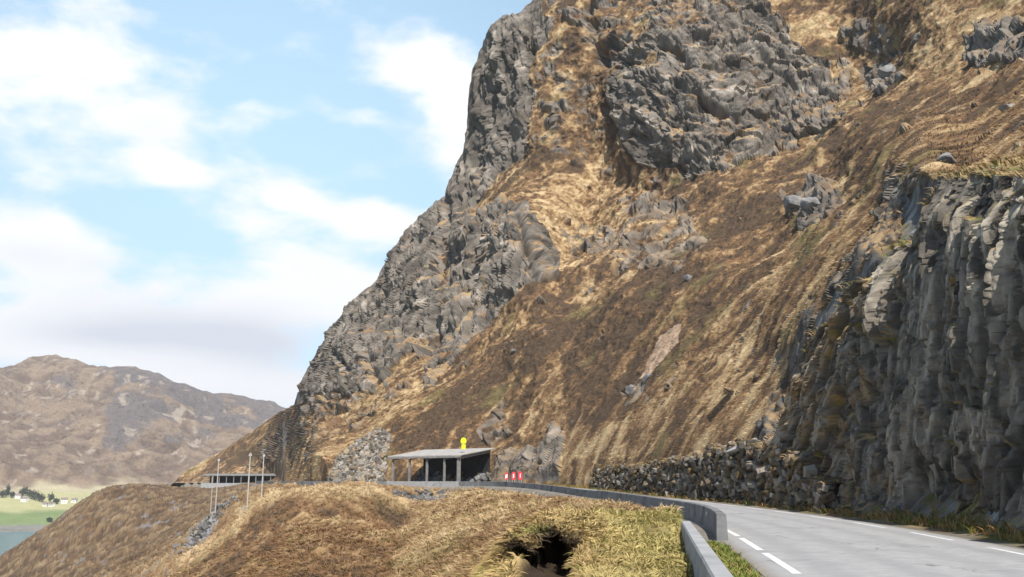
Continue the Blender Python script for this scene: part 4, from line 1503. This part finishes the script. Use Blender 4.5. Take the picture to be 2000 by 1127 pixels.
# farther gallery
A2 = at(397, 944, 484); B2_ = at(545, 941, 468)
ax2 = (B2_ - A2)[:2]; L2 = float(np.linalg.norm(ax2)); ax2 = ax2 / L2
w2 = np.array([-ax2[1], ax2[0]])
gal2 = empty('road_gallery', 'long low dark road gallery with thin pale roof on the distant headland', 'road gallery', (A2[0], A2[1], .45))


def gl2(s, w, z):
    p = ax2 * s + w2 * w
    return (p[0], p[1], z)


def slab2(mb_, s0, s1, w0, w1, z00, z01, th):
    mb_.hexa([gl2(s0, w0, z00), gl2(s1, w0, z00), gl2(s1, w1, z01), gl2(s0, w1, z01), gl2(s0, w0, z00 + th), gl2(s1, w0, z00 + th), gl2(s1, w1, z01 + th), gl2(s0, w1, z01 + th)])


mb = MB(); slab2(mb, -1.2, L2, -.6, 8.5, 3.45, 4.3, .36); mb.build('roof', M['post_concrete'], gal2)
for k in range(11):
    c = gl2(.6 + k * (L2 - 1.2) / 10, 0, 0)
    mb = MB(); mb.box((c[0], c[1], 1.1), (.38, .38, 4.6), math.atan2(ax2[1], ax2[0])); mb.build('post', M['post_concrete'], gal2)
mb = MB(); slab2(mb, -.5, L2, 8.0, 8.6, -1.5, -1.5, 6.2); mb.build('rear_wall', M['painted_shade'], gal2)  # same painted-in shade behind the far openings
mb = MB(); slab2(mb, -1.0, L2, -.4, 0.35, -4.5, -4.5, 4.4); mb.build('parapet', M['concrete'], gal2)

# ------------------------------------------------------------------ signs
ps = at(905, 889, 157.5)
sg_ = empty('road_sign', 'bright yellow warning sign with a smaller plate below it, above the gallery roof', 'road sign', (ps[0], ps[1], 6.0))
mb = MB(); mb.tube((0, .06, -.6), (0, .06, 2.9), .05); mb.build('pole', M['steel'], sg_)
mb = MB(); mb.prism([(-.52, 0), (-.36, -.42), (.36, -.42), (.52, 0), (.36, .46), (0, .62), (-.36, .46)], (0, 0, 2.45), (1, 0, 0), (0, 0, 1), (0, 1, 0), .04); mb.build('sign_face', M['hivis'], sg_)
mb = MB(); mb.box((.02, .0, 1.45), (.68, .05, .8)); mb.build('lower_plate', M['hivis'], sg_, .01)
mks = []
for k, (px_, hgt, wd_) in enumerate(((989, 1.15, .52), (1003, 1.3, .66), (1016, 1.35, .72))):
    p = at(px_, 937, 152.0)
    lab = ('smallest red and white marker board at the left end of the row behind the barrier',
           'red and white marker board in the middle of the row of three behind the barrier',
           'brightest red marker board at the right end of the row of three behind the barrier')[k]
    r_ = empty('marker_board', lab, 'marker board', (p[0], p[1], 0.78), 0, 'red marker boards on the road by the gallery')
    mb = MB()
    for sx in (-.2, .2):
        mb.tube((sx, .05, -.02), (sx, .05, 2.1), .03)
    mb.build('frame', M['steel'], r_)
    mb = MB(); mb.box((0, .30, .04), (.7, .7, .1)); mb.build('foot', M['black_paint'], r_, .02)
    z0 = p[2] - .78
    n = 14
    pl = [(wd_ / 2 * math.copysign(abs(math.cos(a)) ** .55, math.cos(a)), hgt / 2 * math.copysign(abs(math.sin(a)) ** .55, math.sin(a))) for a in np.linspace(0, 2 * math.pi, 24, endpoint=False)]
    mb = MB(); mb.prism(pl, (0, 0, z0 + hgt / 2), (1, 0, 0), (0, 0, 1), (0, 1, 0), .05); mb.build('panel', M['red'], r_)
    sw = (.34, .20, .14)[k]
    mb = MB(); mb.prism([(-sw / 2, -hgt * .32), (sw / 2, -hgt * .22), (sw / 2, hgt * .30), (-sw / 2, hgt * .2)], (0, -.012, z0 + hgt / 2), (1, 0, 0), (0, 0, 1), (0, 1, 0), .012); mb.build('stripe', M['white'], r_)

# ------------------------------------------------------------------ utility poles
def upole(px_, ytop, ybase, r_, label, rad=.12, arm=True):
    b = at(px_, ybase, r_)
    z = surf_z(b[0], b[1])
    tz = at(px_, ytop, r_)[2]
    o_ = empty('utility_pole', label, 'utility pole', (b[0], b[1], z - .2), .4, 'weathered poles below the farther gallery')
    mb = MB(); mb.tube((0, 0, 0), (0, 0, tz - z + .2), rad, rad * .72, 10); mb.build('shaft', M['wood'], o_)
    if arm:
        H = tz - z + .2
        for sx in (-.16, .16):
            mb = MB(); mb.tube((sx, 0, H - .5), (sx, 0, H - .18), .05, .035, 8); mb.build('insulator', M['white'], o_)
    return o_


upole(421, 895, 992, 188, 'tall weathered pole standing in the stony gully, left of the other tall poles')
upole(482, 884, 1002, 150, 'weathered pole standing on the grass slope at the middle of the row of tall poles')
upole(511, 886, 965, 172, 'weathered pole rising behind the brown hummock, right of the other poles')
upole(412, 930, 988, 192, 'short thin pole close beside the tall pole in the gully', .09, False)

# ------------------------------------------------------------------ boulders
def boulder(px_, py_, r_, s, label, mat='pale_stone', seed=0, name='boulder', grp=None, P_=None):
    rr_ = np.random.default_rng(seed)
    bm_ = bmesh.new()
    bmesh.ops.create_icosphere(bm_, subdivisions=3, radius=1)
    v_ = np.array([q.co[:] for q in bm_.verts])
    # chop with random planes for an angular block
    for _ in range(11):
        nrm_ = rr_.normal(size=3); nrm_ /= np.linalg.norm(nrm_)
        dd = v_ @ nrm_ - rr_.uniform(.5, .85)
        v_ -= np.outer(np.maximum(dd, 0), nrm_)
    v_ *= np.array([1.2, .9, .75]) * s
    v_ += fbm(v_ / s * 3 + seed, 3, 500 + seed)[:, None] * .05 * s
    f_ = np.array([[q.index for q in ff.verts] for ff in bm_.faces])
    bm_.free()
    o_ = mesh(name, v_, f_, M[mat])
    p = P_ if P_ is not None else at(px_, py_, r_)
    o_.location = (p[0], p[1], p[2])
    o_.rotation_euler = (rr_.uniform(-.4, .4), rr_.uniform(-.4, .4), rr_.uniform(0, 6))
    return tag(o_, label, 'boulder', grp)


PmG = Pm.reshape(nr, nc, 3)


def on_mountain(px_, py_):
    j = int(np.argmin(np.abs(cols - px_)))
    qp, qv = proj(PmG[:NR, j])
    i = int(np.argmin(np.abs(qv - py_)))
    return PmG[i, j]


BL = [(1001, 686, .9, 'small boulder lying on the dark russet slope above the nearer gallery'),
      (1232, 762, 1.3, 'grey boulder below the bare pinkish scar in the middle of the grass slope'),
      (1570, 405, 2.6, 'large dark grey boulder on the upper grass slope left of the rock cutting top'),
      (1600, 398, 2.2, 'broad grey boulder just right of the dark one on the upper grass slope'),
      (1740, 142, 2.6, 'blue grey block near the top of the long golden slope'),
      (1712, 160, 2.2, 'smaller rock below and left of the blue grey block near the slope top'),
      (1970, 214, 1.0, 'small grey rock on golden grass at the right edge of the view'),
      (1850, 318, .8, 'small dark rock on the golden grass above the rock cutting'),
      (1262, 740, 1.0, 'small grey rock at the lower end of the bare scar on the slope'),
      (1345, 545, 1.0, 'small rock in the grass below the broken outcrop on the middle slope')]
for k, (px_, py_, s, lab) in enumerate(BL):
    boulder(px_, py_, 0, s, lab, 'stone', k + 1, P_=on_mountain(px_, py_))

# slab perched on the end of the stone wall
ps_ = on_mountain(1478, 882)
mbs = boulder(0, 0, 0, 1.15, 'long tilted pale slab lying on top of the stone wall', 'pale_stone', 41, 'stone_slab', P_=(ps_[0] - 1.2, ps_[1] - 1.0, ps_[2] + .4))
mbs.scale = (1.3, .5, .35)
mbs.rotation_euler = (.2, -.35, -.4)

# ------------------------------------------------------------------ dry grass
def tufts(name, base_p, nrm, down, size, colr, blades=5, lean=.8, width=.05, label=None, spread=.35):
    n = len(base_p)
    N_ = n * blades
    bp = np.repeat(base_p, blades, 0)
    sz = np.repeat(size, blades) * (.6 + .8 * rng.random(N_))
    th = rng.random(N_) * 2 * np.pi
    out = np.column_stack([np.cos(th), np.sin(th), np.zeros(N_)])
    bp = bp + out * (np.repeat(size, blades) * spread * rng.random(N_) ** .5)[:, None]
    up = np.repeat(nrm, blades, 0)
    dn = np.repeat(down, blades, 0)
    d1 = up * 1.0 + out * .35 + dn * lean * .35
    d1 /= np.linalg.norm(d1, axis=1)[:, None]
    d2 = up * (.55 - .5 * rng.random(N_))[:, None] + out * .7 + dn * lean
    d2 /= np.linalg.norm(d2, axis=1)[:, None]
    side = np.cross(d1, out + np.array([.01, .02, .3]))
    side /= np.linalg.norm(side, axis=1)[:, None] + 1e-6
    w = (sz * width)[:, None]
    bp = bp - up * (.10 * sz)[:, None]
    mid = bp + d1 * (sz * .55)[:, None]
    tip = mid + d2 * (sz * .6)[:, None]
    V = np.stack([bp - side * w, bp + side * w, mid + side * w * .8, mid - side * w * .8, tip + side * w * .15, tip - side * w * .15], 1).reshape(-1, 3)
    k = (np.arange(N_) * 6)[:, None]
    Fq = np.concatenate([k + np.array([[0, 1, 2, 3]]), k + np.array([[3, 2, 4, 5]])], 0)
    c = np.repeat(colr, blades, 0) * (.75 + .55 * rng.random(N_))[:, None]
    c = np.repeat(c[:, None], 6, 1).reshape(-1, 3)
    o_ = mesh(name, V, Fq, M['blade'], c)
    return tag(o_, label, 'grass', kind='stuff')


def grid_normals(V, a, b):
    Q = V.reshape(a, b, 3)
    n_ = np.cross(np.gradient(Q, axis=1), np.gradient(Q, axis=0))
    n_ /= np.linalg.norm(n_, axis=2)[..., None] + 1e-9
    n_[n_[..., 2] < 0] *= -1
    return n_.reshape(-1, 3)


def downdir(n_):
    d_ = np.column_stack([n_[:, 0], n_[:, 1], -(n_[:, 0] ** 2 + n_[:, 1] ** 2) / np.maximum(n_[:, 2], .15)])
    return d_ / (np.linalg.norm(d_, axis=1)[:, None] + 1e-6) * np.clip(np.hypot(n_[:, 0], n_[:, 1]) * 1.6, 0, 1)[:, None]


NG = grid_normals(Vg, len(rr1), len(az1))
vis = (vpx > -80) & (vpx < 1480) & (vpy < 1200) & (vpy > 900)
okg = vis & (benchw > .6) & (og > 4.8) & (scree < .4) & (hol < .12)
# near: tussocks gather on the bumps and leave dark gaps between them
clump = smooth(n5 + .5 * n2 - .3 + .3 * n3, -.35, .35)
cand = np.where(okg & (RG > 5) & (RG < 70))[0]
pick = rng.choice(cand, min(len(cand), 30000), replace=False, p=(clump[cand] + .06) / (clump[cand] + .06).sum())
szn = np.clip(.06 + RG[pick] * .0030, .08, .24) * (.5 + 1.0 * rng.random(len(pick)))
dd_ = downdir(NG[pick]) * .6 + .7 * np.column_stack([pn(base[pick] / 1.3, 351), pn(base[pick] / 1.3, 352), 0 * pick])
hue = rng.random((len(pick), 1))
ctu = gc[pick] * np.where(hue < .15, np.array([[.62, .72, .5]]), np.where(hue > .75, np.array([[1.3, 1.28, 1.3]]), 1.0))
tufts('dry_grass', Vg[pick], NG[pick], dd_, szn, ctu, 6, 1.0, .06, 'matted dry straw coloured grass covering the near hummocks')
cand = np.where(okg & (RG >= 60) & (RG < 240))[0]
pick = rng.choice(cand, min(len(cand), 26000), replace=False)
tufts('dry_grass', Vg[pick], NG[pick], downdir(NG[pick]), (.18 + RG[pick] * .0012) * (.6 + .8 * rng.random(len(pick))), gc[pick], 4, .8, .07, 'rough brown grass on the far side of the hummocks and the lower bank')
cand = np.where((rockf < .25) & (~cut) & (PXa > 560) & (PXa < 2100) & (PYa > -60) & (rowi > 14) & (rowi < NR - 2))[0]
pick = rng.choice(cand, min(len(cand), 34000), replace=False)
Nm = NRM[pick]
tufts('dry_grass', Pm[pick], Nm, downdir(Nm), np.clip(.14 + RR[pick] * .0019, .18, .6), colm[pick] * 1.05, 3, 1.3, .07, 'tawny grass combed down the mountain slope above the road')
# longer clumps hanging over the lip and standing in the peat hollow
cand = np.where((RG > 18.4) & (RG < 20.6) & (ppx > 970) & (ppx < 1160) & (hol < .1))[0]
pick = rng.choice(cand, min(len(cand), 700), replace=False)
tufts('dry_grass', Vg[pick], NG[pick], np.tile([[-.1, -1.0, -.25]], (len(pick), 1)), .16 + .16 * rng.random(len(pick)), gc[pick] * .95, 7, 1.2, .05, 'drooping straw tufts hanging over the dark peat hollow')
cand = np.where((RG > 11.2) & (RG < 15.2) & (ppx > 1015) & (ppx < 1105) & (hw + hn > -.1))[0]
pick = rng.choice(cand, min(len(cand), 260), replace=False)
tufts('dry_grass', Vg[pick], NG[pick], np.tile([[.2, -.3, 0]], (len(pick), 1)), .10 + .14 * rng.random(len(pick)), np.tile([[.20, .135, .06]], (len(pick), 1)), 6, .8, .05, 'brown tufts standing inside the peat hollow')
# grass creeping over the stone wall
wt_ = np.repeat(ct, 10, 0) + rng.normal(size=(len(ct) * 10, 3)) * np.array([.35, .35, .10]) - np.array([0, 0, .05])
wt2 = wall_cent[rng.choice(nst, 500)] + np.array([0, 0, .12])
wt_ = np.concatenate([wt_, wt2])
tufts('dry_grass', wt_, np.tile([[-.4, -.2, .9]], (len(wt_), 1)), np.tile([[-.6, -.3, -.5]], (len(wt_), 1)), .12 + .25 * rng.random(len(wt_)), np.where(rng.random((len(wt_), 1)) < .35, np.array([[.17, .13, .06]]), gold[None]), 6, 1.0, .06, 'dry grass hanging over the top of the stone wall')
# turf along the brink of the cutting
br = Pall[NV - 2:NV + 10].reshape(-1, 3)
br = br[rng.choice(len(br), 2600)]
br = br[(br[:, 1] > 12)]
tufts('dry_grass', br, np.tile([[-.2, -.1, 1.0]], (len(br), 1)), np.tile([[-.8, -.2, -.4]], (len(br), 1)), .16 + .30 * rng.random(len(br)), np.where(rng.random((len(br), 1)) < .4, np.array([[.16, .15, .055]]), gold[None]), 6, 1.0, .055, 'tawny turf fringing the brink of the rock cutting')
# green tufts on the verge by the barrier and weeds along the cutting foot
cand = np.where(verge & (og > 3.9 - .2 * n3) & (RG > 3) & (RG < 40))[0]
if len(cand):
    pick = rng.choice(cand, min(len(cand), 9000), replace=False)
    pv = Vg[pick]
    tufts('verge_grass', pv, np.tile([[0, 0, 1.0]], (len(pv), 1)), np.zeros((len(pv), 3)), .10 + .08 * rng.random(len(pv)), np.where(rng.random((len(pv), 1)) < .3, np.array([[.27, .20, .08]]), np.array([[.125, .165, .03]])), 6, .2, .06, 'short bright green grass between the near barrier and the road')
rr_v = np.hypot(verge_p[:, 0], verge_p[:, 1])
dv_, _, _ = near_road(verge_p[:, :2])
cand = np.where((verge_p[:, 1] > 10) & (dv_ < -4.3))[0]
pick = rng.choice(cand, min(len(cand), 7000), replace=False)
pv = verge_p[pick] + rng.normal(size=(len(pick), 3)) * np.array([.12, .12, 0])
cvg = np.where(rng.random((len(pick), 1)) < .4, np.array([[.13, .15, .03]]), np.array([[.34, .21, .08]]))
tufts('verge_grass', pv, np.tile([[0, 0, 1.0]], (len(pv), 1)), np.tile([[-.3, -.1, 0]], (len(pv), 1)), .16 + .22 * rng.random(len(pv)), cvg, 6, .5, .06, 'brown and green weeds along the foot of the rock cutting')

# ------------------------------------------------------------------ fjord, meadow and the far mountain
SEA = -72.0
mw, gw, bw = new_mat('fjord_water')
co = obj_coords(gw)
bw.inputs['Base Color'].default_value = (.07, .17, .20, 1)
bw.inputs['Roughness'].default_value = .22
bw.inputs['IOR'].default_value = 1.33
bmp = gw.n('ShaderNodeBump')
bmp.inputs['Strength'].default_value = .5
bmp.inputs['Distance'].default_value = 1.0
gw.put(bmp.inputs['Height'], gw.noise(co, .05, 6, .6))
mw.node_tree.links.new(bmp.outputs[0], bw.inputs['Normal'])
tag(mesh('water', [(-4000, -1500, SEA), (3000, -1500, SEA), (3000, 6000, SEA), (-4000, 6000, SEA)], [(0, 1, 2, 3)], mw), kind='structure')

fx = np.concatenate([np.arange(-700, -40, 12.0), np.arange(-40, 620, 2.2), np.arange(620, 1500, 16.0)])
FSK = [(-700, 760), (-300, 735), (-100, 722), (0, 720), (40, 712), (70, 702), (110, 697), (140, 703), (175, 718), (215, 722), (265, 721), (310, 734), (345, 752), (375, 757), (420, 771), (480, 778), (530, 790), (560, 800), (620, 812), (800, 830), (1500, 860)]
FTOP = np.interp(fx, *zip(*FSK)) + pn(np.column_stack([fx / 16, fx * 0, fx * 0 + .7]), 81) * 2.5
NF = 300
prof_y = np.array([0, .12, .26, .40, .60, .8, 1.0])
fz, fR, fPX, fPY = [], [], [], []
for t in np.linspace(0, 1, NF):
    # py from the shore (1031) to the skyline
    base_y = 1033.0
    py_ = base_y + (FTOP - base_y) * t
    # radial distance: meadow rises gently, then the hill
    ym = np.array([1033, 1010, 985, 955, 920, 850, 780, 700, 640])
    rm = np.array([1525, 1600, 1740, 1950, 2060, 2260, 2480, 2760, 2950])
    fPX.append(fx); fPY.append(py_)
    fR.append(np.interp(-py_, -ym, rm))
fPX, fPY, fR = map(np.stack, (fPX, fPY, fR))
# spurs and gullies: the hill turns towards and away along px
fR = fR + (120 * np.sin(fPX / 75.0 + .6) + 160 * smooth(fPX, 150, 420)) * smooth(-fPY, -950, -800)
Pf = at(fPX, fPY, fR)
bk = []
for k in range(1, 6):
    q = Pf[-1].copy(); q[:, 1] += 90 * k; q[:, 2] -= 25 * k * k
    bk.append(q)
first = Pf[0].copy(); first[:, 2] = SEA - 8
first[:, :2] *= .9985
Pf = np.concatenate([first[None], Pf, np.stack(bk)], 0)
nfr, nfc = Pf.shape[:2]
pyf = np.vstack([fPY[:1], fPY, np.repeat(fPY[-1:], 5, 0)]).ravel()
pxf = np.tile(fx, nfr)
Pf = Pf.reshape(-1, 3)
hill = smooth(-pyf, -952, -930)
nf = ridged(Pf / np.array([160, 160, 220]), 6, 601)
nf2 = fbm(Pf / 45, 4, 602, .6)
ridge_f = 1 - .6 * smooth(np.repeat(np.arange(nfr), nfc).astype(float), NF - 30, NF)
Pf[:, 2] += hill * (nf * 13 + nf2 * 6) * ridge_f
Pf[:, 1] -= hill * (nf * 16) * ridge_f
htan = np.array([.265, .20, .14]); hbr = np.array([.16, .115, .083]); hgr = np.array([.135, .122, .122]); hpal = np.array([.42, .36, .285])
hc = lerp(hbr[None], htan[None], smooth(nf2 + .4 * fbm(Pf / 140, 3, 603), -.4, .4))
grey_w = smooth(fbm(Pf / 120, 4, 604) + .9 * smooth(pxf, 170, 260) * smooth(-pyf, -930, -800), .35, .8)  # grey rock tone, heavier on the right to paint in a cloud's shadow
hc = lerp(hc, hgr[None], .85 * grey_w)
hc = lerp(hc, hpal[None], .7 * smooth(fbm(Pf / np.array([30, 60, 60]), 4, 605, .6), .35, .7))
mg = np.array([.17, .225, .085]); my = np.array([.40, .385, .19]); mp_ = np.array([.42, .37, .24])
fn = fbm(Pf / np.array([90, 60, 30]), 3, 610)
mc = lerp(mg[None], my[None], smooth(-pyf + 9 * fn, -1004, -990))
mc = lerp(mc, mp_[None], smooth(-pyf + 10 * fn, -972, -955))
mc = lerp(np.array([[.20, .19, .17]]), mc, smooth(-pyf + 3 * fn, -1029, -1022))
hc = hc * np.array([.84, .83, .82])
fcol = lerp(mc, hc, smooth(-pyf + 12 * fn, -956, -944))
ff_ = grid_faces(nfr, nfc)
isme = (pyf[ff_].mean(1) > 951)
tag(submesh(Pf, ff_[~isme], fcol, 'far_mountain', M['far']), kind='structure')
tag(submesh(Pf, ff_[isme], fcol, 'meadow', M['far']), kind='structure')

# houses and trees on the far shore
PfG = Pf.reshape(nfr, nfc, 3)


def on_far(px_, py_):
    j = int(np.argmin(np.abs(fx - px_)))
    _, qv = proj(PfG[1:NF, j])
    return PfG[1 + int(np.argmin(np.abs(qv - py_))), j]


def house(px_, py_, w, d, h, rz, label):
    p = on_far(px_, py_)
    o_ = empty('house', label, 'house', (p[0], p[1], p[2] - .5), rz, 'white houses on the far shore')
    mb = MB()
    b = [(-w / 2, -d / 2), (w / 2, -d / 2), (w / 2, d / 2), (-w / 2, d / 2)]
    mb.hexa([(x, y, -1) for x, y in b] + [(x, y, h) for x, y in b])
    k = len(mb.v)
    mb.v += [(-w / 2, -d / 2, h), (-w / 2, d / 2, h), (-w / 2, 0, h + d * .42), (w / 2, -d / 2, h), (w / 2, d / 2, h), (w / 2, 0, h + d * .42)]
    mb.f += [(k, k + 2, k + 1), (k + 3, k + 4, k + 5)]
    mb.build('wall', M['house_white'], o_)
    mb = MB()
    for s in (-1, 1):
        mb.hexa([(-w / 2 - .4, s * (d / 2 + .4), h - .3), (w / 2 + .4, s * (d / 2 + .4), h - .3), (w / 2 + .4, 0, h + d * .42 + .02), (-w / 2 - .4, 0, h + d * .42 + .02),
                 (-w / 2 - .4, s * (d / 2 + .4), h), (w / 2 + .4, s * (d / 2 + .4), h), (w / 2 + .4, 0, h + d * .42 + .35), (-w / 2 - .4, 0, h + d * .42 + .35)])
    rf = mb.build('roof', M['roof_dark'], o_)
    mb = MB(); mb.box((w * .2, .3, h + d * .42 + .4), (.8, .8, 1.6)); mb.build('chimney', M['stone'], rf)
    for sx in (-.28, .0, .28):
        mb = MB(); mb.box((sx * w, -d / 2 - .03, h * .55), (1.2, .1, 1.4)); mb.build('window', M['pane'], o_)
    return o_


house(35, 973, 9, 7, 5.5, .3, 'white house farthest left on the far shore, below dark trees')
house(48, 980, 10, 7.5, 6, -.2, 'white house standing lower on the yellow meadow, below the dark tree clump')
house(87, 989, 7, 6, 4, .2, 'small low house on the meadow below the single round dark tree')
house(101, 989, 8, 6.5, 4.5, -.3, 'pale house right beside the small low house below the round tree')
house(126, 983, 10, 8, 6.5, .5, 'largest white house on the pale meadow, right of the round tree')
house(145, 981, 8, 7, 5, .1, 'pale house farthest right on the far shore')


def far_tree(px_, py_, h, w, label, grp, mesh_cache={}):
    p = on_far(px_, py_)
    o_ = empty('tree', label, 'tree', (p[0], p[1], p[2] - .5), rng.uniform(0, 6), grp)
    mb = MB(); mb.tube((0, 0, 0), (.1, 0, h * .55), .35, .15, 7); mb.build('trunk', M['bark'], o_)
    n = 260
    d = rng.normal(size=(n, 3)); d /= np.linalg.norm(d, axis=1)[:, None]
    rad = rng.random(n) ** .45
    lob = 1 + .35 * np.sin(3 * np.arctan2(d[:, 1], d[:, 0]) + rng.uniform(0, 6)) * d[:, 2]
    c = d * (rad * lob)[:, None] * np.array([w / 2, w / 2, h * .42]) + np.array([0, 0, h * .6])
    u = rng.normal(size=(n, 3)); u /= np.linalg.norm(u, axis=1)[:, None]
    v_ = np.cross(u, rng.normal(size=(n, 3))); v_ /= np.linalg.norm(v_, axis=1)[:, None]
    s = (.5 + .7 * rng.random(n))[:, None]
    V = np.stack([c - u * s - v_ * s * .6, c + u * s - v_ * s * .6, c + u * s * .6 + v_ * s, c - u * s * .6 + v_ * s], 1).reshape(-1, 3)
    mesh('crown', V, np.arange(n * 4).reshape(n, 4), M['crown'], parent=o_)
    return o_


for k, (px_, py_, h, w) in enumerate([(3, 972, 13, 12), (12, 970, 11, 10), (24, 973, 11, 9), (42, 972, 15, 11), (47, 968, 17, 10), (54, 972, 15, 12), (61, 975, 16, 13), (68, 977, 16, 13), (75, 979, 15, 13), (82, 981, 13, 11)]):
    far_tree(px_, py_, h, w, 'dark tree in the belt of trees behind the far shore houses', 'trees in the far shore belt')
far_tree(14, 966, 17, 7, 'narrow pointed dark tree rising at the left end of the far shore belt', 'trees in the far shore belt')
far_tree(98, 981, 16, 12, 'single round dark tree standing apart on the far meadow', None)
far_tree(109, 985, 10, 10, 'low bushy tree just right of the single round tree on the far meadow', None)
far_tree(96, 1020, 7, 8, 'small bush at the waterline by the far shore', None)

# ------------------------------------------------------------------ air
hz = bpy.data.materials.new('air')
hz.use_nodes = True
hz.node_tree.nodes.clear()
hv = hz.node_tree.nodes.new('ShaderNodeVolumePrincipled')
hv.inputs['Density'].default_value = 0.00009
hv.inputs['Color'].default_value = (.93, .95, 1.0, 1)
ho = hz.node_tree.nodes.new('ShaderNodeOutputMaterial')
hz.node_tree.links.new(hv.outputs[0], ho.inputs['Volume'])
mb = MB()
mb.box((-300, 2300, 250), (8000, 8600, 720))
tag(mb.build('haze', hz), 'faint pale air softening the far mountain', 'haze', kind='stuff')
